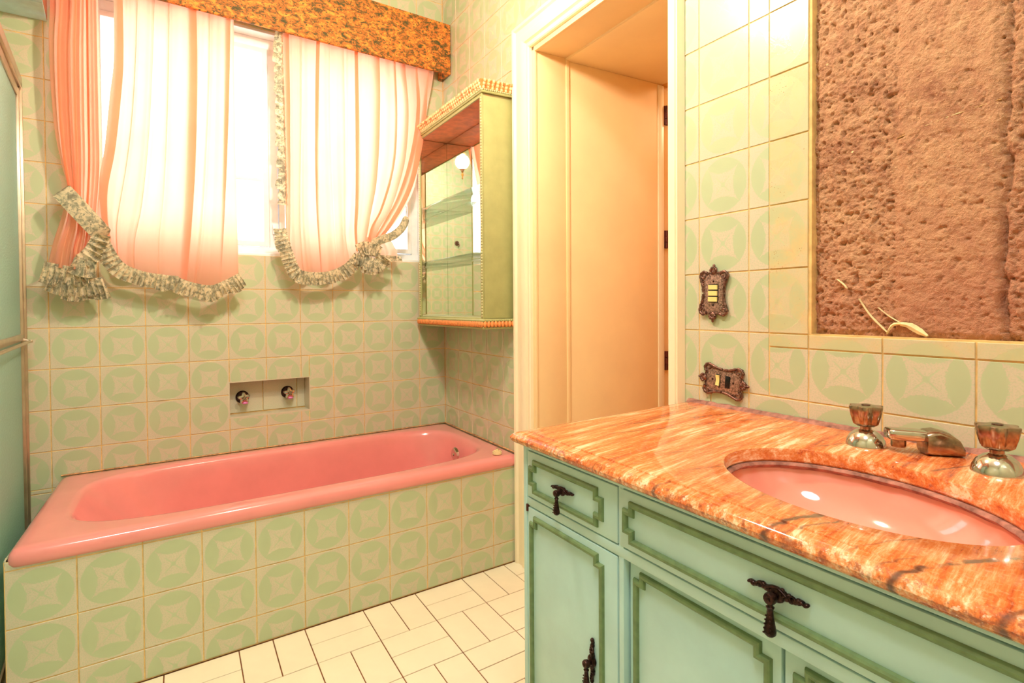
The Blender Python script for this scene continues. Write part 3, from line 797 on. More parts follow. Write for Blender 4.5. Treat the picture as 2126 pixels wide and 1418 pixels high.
P1 = [[(-1.622, 2.146), (-1.628, 2.019), (-1.626, 1.853), (-1.616, 1.679), (-1.598, 1.564), (-1.584, 1.481), (-1.599, 1.395), (-1.627, 1.291), (-1.645, 1.205)],
 [(-1.587, 2.156), (-1.596, 1.986), (-1.595, 1.776), (-1.587, 1.608), (-1.574, 1.482), (-1.575, 1.38), (-1.597, 1.276), (-1.608, 1.20)],
 [(-1.549, 2.167), (-1.555, 1.996), (-1.556, 1.783), (-1.554, 1.613), (-1.553, 1.441), (-1.548, 1.347), (-1.563, 1.261), (-1.568, 1.195)],
 [(-1.514, 2.178), (-1.516, 1.963), (-1.517, 1.747), (-1.518, 1.575), (-1.526, 1.418), (-1.527, 1.332), (-1.537, 1.262), (-1.545, 1.215)],
 [(-1.484, 2.186), (-1.483, 1.97), (-1.482, 1.753), (-1.482, 1.579), (-1.494, 1.421), (-1.502, 1.333), (-1.515, 1.290), (-1.524, 1.25)]]
def y1(u_, v_, x, z):
    g = math.exp(-((z-1.42)/.13)**2)
    y = -.070+(.016-.006*g)*pleat(u_, 3.6, 8, .7)+.005*math.sin(2*PI*u_*11)*(1-.5*g)-.012*g
    y -= .025*max(0, (1.35-z)/.15)*math.sin(PI*u_)
    return max(-.115, min(-.022, y))
vs, fs = cloth(P1, y1, 160, 90, 2.40, [(.2, .010, .03), (.45, .012, .03), (.72, .010, .03)]); mb = MB(fc); mb.add(vs, fs); obj('gathered_panel', mb, 'peach_cloth', cl_, 179, False)
# hem frills of the left curtain
mb = MB(fc); ruffle(mb, [(-1.474, 1.318, -.098), (-1.452, 1.262, -.098), (-1.42, 1.215, -.096), (-1.36, 1.188, -.094), (-1.30, 1.178, -.092), (-1.242, 1.172, -.09)], .050, side=1, per=.016, seed=1); obj('hem_ruffle', mb, 'floral_trim', cl_, 179, False)
mb = MB(fc); ruffle(mb, [(-1.245, 1.168, -.098), (-1.20, 1.150, -.102), (-1.13, 1.138, -.104), (-1.075, 1.160, -.098), (-1.018, 1.192, -.09)], .052, side=1, per=.016, seed=2); obj('hem_ruffle', mb, 'floral_trim', cl_, 179, False)
for k, (pp, wd, yy) in enumerate((([(-1.655, 1.215), (-1.62, 1.206), (-1.575, 1.200), (-1.535, 1.207)], .062, -.095), ([(-1.635, 1.165), (-1.60, 1.150), (-1.54, 1.150), (-1.485, 1.165)], .048, -.088), ([(-1.60, 1.135), (-1.55, 1.125), (-1.475, 1.140)], .044, -.082))):
    mb = MB(fc); ruffle(mb, [(a, b, yy) for a, b in pp], wd, side=1, per=.016, amp=.012, seed=4+k); obj('hem_ruffle', mb, 'floral_trim', cl_, 179, False)
mb = MB(fc); ruffle(mb, [(-1.560, 1.238, -.105), (-1.535, 1.262, -.108), (-1.515, 1.300, -.108), (-1.508, 1.325, -.108)], .048, side=1, per=.020, amp=.014, seed=8); ruffle(mb, [(-1.568, 1.236, -.112), (-1.54, 1.222, -.115), (-1.50, 1.222, -.112)], .055, side=1, per=.028, amp=.016, seed=9); obj('hem_ruffle', mb, 'floral_trim', cl_, 179, False)
# tieback
def band(mb, pts, wd, yw=.006, n=30, pinch=0):
    P = crom(pts, n); R = []
    for i, (x, z, y) in enumerate(P):
        a = P[max(0, i-1)]; b = P[min(n-1, i+1)]; tx, tz = b[0]-a[0], b[1]-a[1]; l = math.hypot(tx, tz) or 1; tx /= l; tz /= l
        u_ = i/(n-1); w_ = wd/2*(1-pinch*u_**2)*min(1, .55+u_*6, .5+(1-u_)*6)
        R.append([(x-tz*w_*c-0, y-yw*math.sqrt(max(0, 1-c*c*.8))-.0015*math.sin(u_*25+c*4), z+tx*w_*c) for c in (-1, -.8, -.4, 0, .4, .8, 1)]+[(x-tz*w_*c, y+.003, z+tx*w_*c) for c in (.8, 0, -.8)])
    mb.ring(R, True, True, True)
mb = MB(fc); band(mb, [(-1.606, 1.478, -.05), (-1.596, 1.466, -.10), (-1.546, 1.402, -.118), (-1.50, 1.345, -.115), (-1.478, 1.318, -.08)], .066); obj('tieback', mb, 'floral_trim', cl_, 60)
# right curtain
cr = thing('curtain', (-.5, -.07, 1.2), 'right peach satin curtain swept to a knotted floral tieback beside the wall cabinet', 'curtain')
fc = W(-.5, -.07, 1.2)
K = [[(-.833, 2.238), (-.829, 1.974), (-.825, 1.667), (-.824, 1.384)], [(-.79, 2.234), (-.792, 1.879), (-.793, 1.464), (-.786, 1.215)], [(-.739, 2.237), (-.74, 1.888), (-.744, 1.469), (-.726, 1.206)],
 [(-.671, 2.239), (-.673, 1.9), (-.674, 1.528), (-.667, 1.208)], [(-.595, 2.237), (-.599, 1.913), (-.598, 1.536), (-.59, 1.232)], [(-.528, 2.237), (-.532, 1.871), (-.545, 1.541), (-.555, 1.375), (-.534, 1.267)],
 [(-.459, 2.24), (-.469, 1.881), (-.484, 1.602), (-.503, 1.434), (-.504, 1.325)], [(-.388, 2.238), (-.397, 1.95), (-.418, 1.666), (-.456, 1.46), (-.472, 1.355)],
 [(-.302, 2.24), (-.298, 1.968), (-.313, 1.736), (-.371, 1.524), (-.421, 1.429), (-.440, 1.360)], [(-.213, 2.24), (-.189, 2.046), (-.217, 1.807), (-.284, 1.59), (-.372, 1.433), (-.410, 1.372)],
 [(-.087, 2.241), (-.122, 2.059), (-.157, 1.875), (-.199, 1.657), (-.259, 1.534), (-.323, 1.448), (-.378, 1.390)]]
def y3(u_, v_, x, z):
    a = .009+.010*min(1, v_*1.6)+.012*max(0, u_-.42)*min(1, .4+v_)
    y = -.060+a*.7*pleat(u_+.10*u_*u_, 5.5, 21, .9)+.004*math.sin(2*PI*u_*27)*(max(0, 1-v_*4)+.2)
    y -= .016*v_*math.sin(PI*min(1, u_*1.3)); y -= .02*max(0, u_-.45)*v_
    cr_ = max(0, v_-.62)*max(0, u_-.5)*6
    y += .010*cr_*noise.noise((x*26, z*26, 3))+.003*noise.noise((x*14, z*7, 4))
    return max(-.112, min(-.022, y))
vs, fs = cloth(K, y3, 620, 100, 2.40, [(.04, .024, .013), (.17, .004, .011), (.30, .020, .013), (.385, .004, .010), (.47, .007, .011), (.56, .020, .013), (.68, .036, .017), (.775, .018, .011), (.835, .034, .014), (.905, .020, .010), (.955, .028, .012)]); mb = MB(fc); mb.add(vs, fs); obj('panel', mb, 'peach_cloth', cr, 179, False)
mb = MB(fc)   # tail below the knot
tl_ = [[(-.47, 1.37), (-.47, 1.33), (-.455, 1.30)], [(-.43, 1.375), (-.41, 1.33), (-.395, 1.293)], [(-.385, 1.38), (-.355, 1.335), (-.345, 1.288)], [(-.345, 1.385), (-.315, 1.34), (-.298, 1.290)]]
vs, fs = cloth(tl_, lambda u_, v_, x, z: -.070+.014*math.sin(u_*16+v_*3)*v_+.008*noise.noise((x*40, z*40, 2)), 40, 20, 1.385); mb.add(vs, fs); obj('tail', mb, 'peach_cloth', cr, 179, False)
mb = MB(fc); ruffle(mb, [(-.834, 1.40, -.07), (-.828, 1.36, -.08), (-.812, 1.296, -.09), (-.783, 1.222, -.095), (-.75, 1.205, -.10), (-.69, 1.203, -.10), (-.63, 1.215, -.10), (-.569, 1.248, -.10), (-.525, 1.30, -.102)], .050, side=1, per=.016, amp=.011, seed=11); obj('hem_ruffle', mb, 'floral_trim', cr, 179, False)
mb = MB(fc); ruffle(mb, [(-.836, 2.25, -.06), (-.836, 2.12, -.06), (-.832, 1.95, -.06), (-.830, 1.8, -.06), (-.828, 1.66, -.06), (-.827, 1.50, -.06)], .030, side=1, per=.045, amp=.014, seed=12, wv=.5); obj('edge_ruffle', mb, 'floral_trim', cr, 179, False)
mb = MB(fc); ruffle(mb, [(-.53, 1.33, -.108), (-.49, 1.35, -.112), (-.44, 1.345, -.114), (-.40, 1.33, -.112)], .055, side=1, per=.020, amp=.016, seed=13); ruffle(mb, [(-.525, 1.30, -.112), (-.48, 1.285, -.118), (-.43, 1.275, -.118), (-.41, 1.30, -.115)], .058, side=1, per=.016, amp=.018, seed=14)
ruffle(mb, [(-.50, 1.255, -.108), (-.455, 1.245, -.112), (-.42, 1.26, -.108)], .042, side=1, per=.020, amp=.014, seed=15); obj('knot_ruffle', mb, 'floral_trim', cr, 179, False)
mb = MB(fc); ruffle(mb, [(-.42, 1.292, -.085), (-.36, 1.294, -.085), (-.285, 1.292, -.08)], .016, side=1, per=.016, amp=.012, seed=16); obj('tail_ruffle', mb, 'floral_trim', cr, 179, False)
mb = MB(fc); band(mb, [(-.45, 1.350, -.112), (-.40, 1.372, -.114), (-.34, 1.396, -.108), (-.285, 1.44, -.09), (-.24, 1.50, -.05)], .040); obj('tieback', mb, 'floral_trim', cr, 60)
mb = MB(fc); mb.tube([(-.245, -.052, 1.49), (-.236, -.04, 1.54), (-.232, -.02, 1.57), (-.232, -.001, 1.575)], .0025, 6); obj('hook_cord', mb, 'floral_trim', cr)

# ------------------------------------------------------------------ wall cabinet
wc = thing('wall_cabinet', BC(.40, .08, .965), 'green wall cabinet with carved trim, mirror lining and glass shelves beside the door', 'cabinet', None, RZ)
fw_ = F(.40, .08, .965)
S0, S1, T1, Z0, Z1 = .052, .734, .158, .995, 1.908
part('side_panel', [((S1-.014, .002, Z0), (S1, T1, Z1))], 'cabinet_paint', wc, fw_, .0015)
part('side_panel', [((S0, .002, Z0), (S0+.014, T1, Z1))], 'cabinet_paint', wc, fw_, .0015)
part('back_panel', [((S0, .001, Z0), (S1, .008, Z1))], 'cabinet_paint', wc, fw_, 0)
part('top_board', [((S0, .002, Z1-.014), (S1, T1, Z1))], 'terracotta_board', wc, fw_, .001)
part('bottom_board', [((S0, .002, Z0), (S1, T1, Z0+.012))], 'cabinet_paint', wc, fw_, .001)
part('face_frame', [((S1-.020, T1-.004, Z0), (S1, T1+.004, Z1)), ((S0, T1-.004, Z0), (S0+.018, T1+.004, Z1)), ((S0, T1-.004, Z1-.018), (S1, T1+.004, Z1)), ((S0, T1-.004, Z0), (S1, T1+.004, Z0+.014))], 'cabinet_paint', wc, fw_, .0015)
sm = (S0+S1)/2
part('back_mirror', [((S0+.015, .0085, Z0+.013), (S1-.015, .0125, Z1-.016))], 'mirror', wc, fw_, 0)
part('side_mirror', [((S0+.0145, .013, Z0+.013), (S0+.018, T1-.005, Z1-.016))], 'mirror', wc, fw_, 0)
part('side_mirror', [((S1-.018, .013, Z0+.013), (S1-.0145, T1-.005, Z1-.016))], 'mirror', wc, fw_, 0)
for z in (1.276, 1.549):
    part('glass_shelf', [((S0+.019, .014, z-.003), (S1-.019, T1-.008, z+.003))], 'shelf_glass', wc, fw_, .0008)
# carved cornice: front run and two returns
def run(fn_, step, inset=0, o=0):
    for a, b, ax in (((S0-o, T1+o), (S1+o, T1+o), 0), ((S1+o, T1+o), (S1+o, .004), 1), ((S0-o, T1+o), (S0-o, .004), 2)):
        L = math.dist(a, b); n = max(2, round(L/step))
        for i in range(n):
            f = (i+.5)/n; fn_(a[0]+(b[0]-a[0])*f, a[1]+(b[1]-a[1])*f, ax)
def ledge(mb, prof):
    R = []
    for o, z in prof:
        R.append([(S0-o, .003, z), (S0-o, T1+o, z), (S1+o, T1+o, z), (S1+o, .003, z)])
    mb.ring(R, True, True, True)
mb = MB(fw_); ledge(mb, [(-.01, Z1-.004), (.008, Z1-.004), (.010, Z1), (.006, Z1+.006), (.006, Z1+.008)]); obj('cornice_base', mb, 'cabinet_paint', wc, 30)
mb = MB(fw_); ledge(mb, [(-.01, Z1+.008), (.006, Z1+.010), (.010, Z1+.018), (.016, Z1+.034), (.020, Z1+.042), (.014, Z1+.046)]); 
obj('cornice_core', mb, 'carved_orange', wc, 30)
mb = MB(fw_)
def leaf(s, t, ax):
    nrm = {0: (0, 1), 1: (1, 0), 2: (-1, 0)}[ax]; tg = {0: (1, 0), 1: (0, 1), 2: (0, 1)}[ax]
    for k, (dz, r, out) in enumerate(((.016, .0062, .011), (.028, .0072, .016), (.039, .0064, .021))):
        mb.ell((s+nrm[0]*out-nrm[0]*.012, t+nrm[1]*out-nrm[1]*.012, Z1+dz), ((r if ax == 0 else .007), (.007 if ax == 0 else r), .0085), 8, 5)
run(leaf, .0195, 0, .010); obj('carved_leaves', mb, 'carved_cream', wc, 60)
mb = MB(fw_); run(lambda s, t, ax: mb.ell((s, t, Z1+.008), (.0042, .0042, .0040), 7, 5), .0092, 0, .008); obj('bead_row', mb, 'bead_cream', wc, 60)
# stile beads
for s in (S1-.008, S0+.008):
    mb = MB(fw_); n = 76
    for i in range(n): mb.ell((s, T1+.004, Z0+.014+(Z1-Z0-.03)*(i+.5)/n), (.0046, .0036, .0050), 7, 5)
    obj('stile_beads', mb, 'bead_cream', wc, 60)
mb = MB(fw_); ledge(mb, [(-.01, Z0+.008), (.008, Z0+.008), (.012, Z0+.004), (.012, Z0-.002), (.004, Z0-.004)]); ledge(mb, [(-.01, Z0-.024), (.006, Z0-.024), (.009, Z0-.028), (.006, Z0-.033), (-.01, Z0-.033)]); obj('base_moulding', mb, 'cabinet_paint', wc, 30)
mb = MB(fw_); ledge(mb, [(-.01, Z0-.003), (.008, Z0-.003), (.010, Z0-.012), (.004, Z0-.024)]); obj('base_core', mb, 'carved_orange', wc, 30)
mb = MB(fw_)
def scal(s, t, ax):
    mb.ell((s, t, Z0-.013), ((.0085 if ax == 0 else .008), (.008 if ax == 0 else .0085), .0135), 9, 6, Matrix.Rotation(.35, 3, 'Y') if ax == 0 else None)
run(scal, .0165, 0, .009); obj('scallops', mb, 'carved_orange', wc, 60)
mb = MB(fw_); run(lambda s, t, ax: mb.ell((s, t, Z0+.002), (.0042, .0042, .0038), 7, 5), .0092, 0, .010); obj('bead_row', mb, 'cabinet_paint', wc, 60)

# ------------------------------------------------------------------ vanity
va = thing('vanity_cabinet', BC(2.29, .3, 0), 'mint green vanity cabinet with olive mouldings and bronze drop pulls under the orange marble', 'cabinet', None, RZ)
fv = F(2.29, .3, 0); TF = .595; VS0, VS1, VZ = 1.719, 2.861, .762
part('carcass', [((VS0, .012, .03), (VS0+.018, TF-.002, VZ)), ((VS1-.018, .012, .03), (VS1, TF-.002, VZ)), ((VS0, .012, .03), (VS1, .028, VZ)), ((VS0+.01, .012, .07), (VS1-.01, TF-.03, .09)), ((2.004, .02, .08), (2.018, TF-.03, .65)), ((2.562, .02, .08), (2.576, TF-.03, .65))], 'mint_paint', va, fv, .001)
part('plinth', [((VS0+.004, .02, .002), (VS1-.004, TF-.02, .075))], 'mint_paint', va, fv, .002)
FB = [((VS0, TF-.022, .005), (1.732, TF, VZ)), ((2.848, TF-.022, .005), (VS1, TF, VZ)), ((1.73, TF-.022, .7555), (2.85, TF, VZ)), ((1.73, TF-.022, .6395), (2.85, TF, .6575)), ((2.0095, TF-.022, .06), (2.0225, TF, .76)), ((2.5575, TF-.022, .06), (2.5705, TF, .76)), ((1.73, TF-.022, .05), (2.85, TF, .085))]
part('face_frame', FB, 'mint_paint', va, fv, .0012)
mb = MB(fv); mb.box((VS0+.001, TF-.05, .655), (VS1-.001, TF-.030, .757)); mb.box((VS0+.02, TF-.06, .08), (VS1-.02, TF-.045, .65)); obj('gap_shade', mb, 'black_plastic_and_shade', va, 0)  # black sheets behind the fronts stand in for shade in the gaps
def greek(s0, s1, z0, z1, n=.014, door=False, parent=None, t0=TF):
    if not door:
        poly = [(s0+n, z1), (s1-n, z1), (s1-n, z1-n), (s1, z1-n), (s1, z0+n), (s1-n, z0+n), (s1-n, z0), (s0+n, z0), (s0+n, z0+n), (s0, z0+n), (s0, z1-n), (s0+n, z1-n)]
    else:
        poly = [(s0+n, z1), (s1-n, z1), (s1-n, z1-n), (s1, z1-n), (s1, z0+n), (s1-n, z0+n), (s1-n, z0), (s0+n, z0), (s0+n, z0+n), (s0, z0+n), (s0, z1-n), (s0+n, z1-n)]
    N = len(poly); prf = [(-.0052, 0), (-.0052, .0022), (-.0040, .0050), (-.0015, .0068), (.0015, .0068), (.0040, .0050), (.0052, .0022), (.0052, 0)]
    R = []
    for i in range(N):
        p, a, b = poly[i], poly[i-1], poly[(i+1) % N]
        d1 = Vector((p[0]-a[0], p[1]-a[1])).normalized(); d2 = Vector((b[0]-p[0], b[1]-p[1])).normalized()
        n1 = Vector((-d1.y, d1.x)); n2 = Vector((-d2.y, d2.x)); mt = (n1+n2)/(1+n1.dot(n2))
        R.append([(p[0]+mt.x*o, t0+h, p[1]+mt.y*o) for o, h in prf])
    R.append(R[0])
    mb = MB(fv); mb.ring(R, False); obj('moulding', mb, 'olive_paint', parent, 30)
def pull(parent, s, z, t0, vertical=False, k=1.0):
    mb = MB(fv)
    for i in range(-8, 9):
        f = i/8; x = f*.036*k; wd = (.0075-.0050*abs(f)**.8)*k*(1+.22*math.sin(i*2.4)); off = .0016*math.sin(f*9)*k
        c = (s+x, t0+.0035, z+off+.002*k) if not vertical else (s+off, t0+.0035, z+x)
        rr = (.0042*k, .0042*k, wd) if not vertical else (wd, .0042*k, .0042*k)
        mb.ell(c, rr, 9, 6, Matrix.Rotation(.5*(1 if i % 2 else -1), 3, 'Y'))
    for sg in (-1, 1):                                  # leaf curls
        pts = []
        for i in range(14):
            a = i/13*4.2; r = .0052*k*(1-i/16); pts.append((sg*(.020*k+r*math.cos(a)), .0062, .003*k+r*math.sin(a)))
        mb.tube([(s+x, t0+y, z+zz) if not vertical else (s+zz, t0+y, z+x) for x, y, zz in pts], .0015*k, 6)
    pts = [(-.014+.0035*i, .0065, .006*math.sin(PI*i/8)+.003) for i in range(9)]
    mb.tube([(s+x*k, t0+y, z+zz*k) if not vertical else (s+zz*k*.8, t0+y, z+x*k) for x, y, zz in pts], .0022*k, 6)
    mb.ell((s, t0+.004, z), (.011*k, .005, .010*k), 12, 8)
    o = obj('pull', mb, 'bronze_dark', parent, 60)
    mb = MB(fv); mb.lathe((s, t0, z-.002), [(.004, .002), (.004, .012), (.0068*k, .013), (.0075*k, .018), (.0062*k, .021), (.0035*k, .0215), (.001, .0195)], 1, 14); obj('knob', mb, 'bronze_dark', parent, 50)
    mb = MB(fv); L = .040*k
    pf = [(.001, 0), (.0028, -.001), (.0030, -.004), (.0050, -.006), (.0036, -.009), (.0040, -.016), (.0056, -.026), (.0070, -.034), (.0068, -.038), (.0040, -.041), (.001, -.0415)]
    mb.lathe((s, t0+.0165, z-.006), [(r*k, h*k) for r, h in pf], 2, 12)
    for i in range(5):
        for sx in (-.35, .35):
            mb.ell((s+sx*(.008+.001*i)*k, t0+.0165+(.0042+.0006*i)*k, z-.006-(.016+.005*i)*k), (.0012, .0012, .0012), 6, 4)
    obj('pendant', mb, 'bronze_dark', parent, 50)
def drawer(s0, s1, z0, z1, pl):
    mb = MB(fv); mb.box((s0+.0015, TF-.02, z0+.0015), (s1-.0015, TF, z1-.0015), .0012); d = obj('drawer', mb, 'mint_paint', va, 30)
    greek(s0+.016, s1-.040 if s1 < 2.1 else s1-.018, z0+.0175, z1-.0205, .0145, False, d)
    pull(d, pl, .705, TF, False, .88 if s1 < 2.1 else 1)
drawer(1.7325, 2.0095, .658, .755, 1.860)
drawer(2.0125, 2.5695, .658, .755, 2.293)
drawer(2.5715, 2.8475, .658, .755, 2.72)
def door(s0, s1, z0, z1, m0, m1, mt, pl, t0=TF):
    mb = MB(fv); mb.box((s0+.0015, t0-.02, z0+.002), (s1-.0015, t0, z1-.0015), .0012); d = obj('door', mb, 'mint_paint', va, 30)
    greek(m0, m1, .10, mt, .0145, True, d, t0)
    pull(d, pl, .432, t0, True, 1.0)
door(1.734, 2.0085, .085, .639, 1.751, 1.970, .620, 1.946)
TD = TF-.012
door(2.0235, 2.290, .085, .6385, 2.040, 2.272, .622, 2.258, TD)
door(2.2915, 2.5565, .085, .6385, 2.310, 2.540, .622, 2.325, TD)
door(2.5715, 2.8465, .085, .639, 2.612, 2.830, .620, 2.636)
mb = MB(fv); mb.lathe((1.734, TF-.001, 0), [(.001, .628), (.004, .628), (.004, .642), (.001, .642)], 2, 10); obj('door_hinge', mb, 'brown_hinge', va)

# marble top
top = thing('worktop', BC(2.29, .3, .764), 'polished orange veined marble worktop with rounded edge and oval basin cut-out', 'worktop', None, RZ)
fm_ = F(2.29, .3, .764)
EC, EA, EB, ET = (2.252, .363), .213, .149, .292
OUT = [(1.612, .004), (1.692, .612), (2.93, .612), (2.93, .004)]
def inset(d):
    N = 4; res = []
    c = (2.3, .3); L = []
    for i in range(N):
        a, b = OUT[i], OUT[(i+1) % N]; tx, ty = b[0]-a[0], b[1]-a[1]; l = math.hypot(tx, ty); nx, ny = -ty/l, tx/l
        if (c[0]-a[0])*nx+(c[1]-a[1])*ny < 0: nx, ny = -nx, -ny
        dd = 0 if i in (3,) else d
        L.append(((a[0]+nx*dd, a[1]+ny*dd), (tx/l, ty/l)))
    for i in range(N):
        (p, u_), (q, v_) = L[i-1], L[i]
        det = u_[0]*v_[1]-u_[1]*v_[0]; k = ((q[0]-p[0])*v_[1]-(q[1]-p[1])*v_[0])/det
        res.append((p[0]+u_[0]*k, p[1]+u_[1]*k))
    return res
NS = (40, 80, 20, 80)
def outline(d):
    P = inset(d); out = []
    for i in range(4):
        a, b = P[i], P[(i+1) % 4]
        for k in range(NS[i]): f = k/NS[i]; out.append((a[0]+(b[0]-a[0])*f, a[1]+(b[1]-a[1])*f))
    return out
O0 = outline(0)
def ell_ring(k, z):
    out = []
    for (x, y) in O0:
        dx, dy = x-EC[0], y-EC[1]; c, s = math.cos(ET), math.sin(ET)
        lx, ly = dx*c+dy*s, -dx*s+dy*c; th = math.atan2(ly/EB, lx/EA)
        ex, ey = (EA+k)*math.cos(th), (EB+k)*math.sin(th); out.append((EC[0]+ex*c-ey*s, EC[1]+ex*s+ey*c, z))
    return out
R = [ell_ring(.002, .765), ell_ring(0, .768), ell_ring(0, .785), ell_ring(.0015, .7885), ell_ring(.005, .790)]
for d, z in ((.034, .790), (.031, .7895), (.0295, .7874), (.020, .7872), (.012, .7866), (.006, .7838), (.0015, .779), (0, .7755), (.0015, .770), (.006, .7655), (.011, .764), (.05, .764)):
    R.append([(x, y, z) for x, y in outline(d)])
mb = MB(fm_); R.append(R[0]); mb.ring(R, True); obj('slab', mb, 'orange_marble', top, 32)
mb = MB(fm_); pts = []
n = 110; rr = []
for i in range(n+1):
    s = 1.63+1.28*i/n; wv = .0035*noise.noise((s*38, 2, 1))+.002*noise.noise((s*110, 5, 1)); th = .011+wv; hz = .797+.8*wv
    rr.append([(s, .001, .788), (s, th+.004, .789), (s, th, .7925), (s, th*.55, hz), (s, .001, hz+.001)])
mb.ring(rr, False); obj('mortar_joint', mb, 'sealant', top, 40)
# basin
bs = thing('wash_basin', BC(2.252, .363, .62), 'oval pink porcelain basin set under the marble worktop', 'basin', None, RZ)
fb = F(2.252, .363, .62)
def er(k, z, n=72):
    c, s = math.cos(ET), math.sin(ET)
    return [(EC[0]+(EA*k)*math.cos(2*PI*j/n)*c-(EB*k)*math.sin(2*PI*j/n)*s, EC[1]+(EA*k)*math.cos(2*PI*j/n)*s+(EB*k)*math.sin(2*PI*j/n)*c, z) for j in range(n)]
prf = [(1.12, .748), (1.12, .7635), (1.05, .7635), (1.03, .760), (1.015, .752), (.985, .738), (.92, .718), (.82, .698), (.68, .681), (.50, .668), (.30, .661), (.10, .659)]
mb = MB(fb); mb.ring([er(k, z) for k, z in prf]+[er(.10, .640), er(.35, .643), er(.75, .660), er(1.0, .69), er(1.06, .745), er(1.12, .748)], True); obj('bowl', mb, 'basin_pink', bs, 60)
mb = MB(fb); rr = []
for j in range(91):
    a = 2*PI*j/90; w_ = .0022*(1+.8*noise.noise((math.cos(a)*7, math.sin(a)*7, 3))); c, s = math.cos(ET), math.sin(ET)
    def pt(k, z): return (EC[0]+(EA+k)*math.cos(a)*c-(EB+k)*math.sin(a)*s, EC[1]+(EA+k)*math.cos(a)*s+(EB+k)*math.sin(a)*c, z)
    rr.append([pt(.004, .7645), pt(-.0025-w_, .764), pt(-.0035-w_*1.5, .760), pt(.0, .756-w_)])
mb.ring(rr, False); obj('sealant_bead', mb, 'sealant', bs, 60)
mb = MB(fb); mb.lathe((EC[0], EC[1], 0), [(.0225, .656), (.0225, .6625), (.019, .664), (.014, .662), (.001, .661)], 2, 20); obj('drain', mb, 'drain_metal', bs)
# taps
for (s, t, lab) in ((2.138, .108, 'chrome fluted basin tap nearest the light switches, on the marble'), (2.333, .118, 'chrome fluted basin tap at the far right, past the spout')):
    tp = thing('basin_tap', BC(s, t, .79), lab, 'tap', 'pair of taps on the marble worktop', RZ)
    ff = F(s, t, .79)
    mb = MB(); mb.lathe((0, 0, 0), [(.001, 0), (.0325, 0), (.0325, .002), (.0305, .010), (.0255, .020), (.0175, .027), (.011, .030), (.001, .0305)], 2, 36); obj('base', mb, 'chrome', tp)
    mb = MB(); mb.lathe((0, 0, 0), [(.009, .029), (.009, .038), (.011, .039)], 2, 20); obj('stem', mb, 'chrome_worn', tp)
    mb = MB(); mb.lathe((0, 0, 0), [(.001, .036), (.013, .036), (.0195, .041), (.0235, .056), (.0262, .072), (.0256, .0735), (.012, .0745), (.001, .0745)], 2, 72, 6, .13, .4); obj('fluted_handle', mb, 'chrome_worn', tp, 50)
    mb = MB(); mb.lathe((0, 0, 0), [(.007, .0740), (.007, .0756), (.0058, .0760), (.001, .0756)], 2, 16); obj('cap', mb, 'bronze', tp)
sp_ = thing('basin_spout', BC(2.225, .085, .79), 'low chrome spout with humped body between the two fluted basin taps', 'spout', None, RZ)
fs2 = F(2.225, .085, .79)
# hump body (on the deck) and flat outlet arm reaching back along the wall
Rr = []
A0, A1 = Vector((2.238, .068)), Vector((2.178, .127))
dv = (A1-A0); dv.normalize(); nv = Vector((-dv.y, dv.x))
def sec(f, w_, zb, zt, rnd=.6):
    c = A0+dv*f; out = []
    for j in range(20):
        a = 2*PI*j/20; x = math.cos(a); y = math.sin(a); e = 2/5
        px = w_*abs(x)**e*(1 if x > 0 else -1); py = abs(y)**e*(1 if y > 0 else -1)
        out.append((c.x+nv.x*px, c.y+nv.y*px, (zb+zt)/2+(zt-zb)/2*py))
    return out
mb = MB(fs2); mb.ring([sec(-.030, .013, .793, .797), sec(-.029, .019, .7912, .806), sec(-.022, .022, .7906, .819), sec(-.008, .023, .7906, .830), sec(.008, .0235, .7906, .834), sec(.020, .0235, .7906, .832), sec(.026, .023, .7912, .829), sec(.027, .021, .794, .824)], True, True, True)
obj('body', mb, 'chrome_worn', sp_, 45)
mb = MB(fs2); mb.ring([sec(.020, .0165, .812, .830), sec(.04, .0165, .812, .8315), sec(.07, .0165, .8125, .8325), sec(.078, .016, .814, .832), sec(.080, .014, .817, .830)], True, True, True); obj('outlet_arm', mb, 'chrome', sp_, 45)
mb = MB(fs2); c = A0+dv*.062; mb.lathe((c.x, c.y, 0), [(.001, .800), (.0105, .800), (.0115, .803), (.0115, .813), (.001, .813)], 2, 18); obj('aerator', mb, 'chrome_worn', sp_)

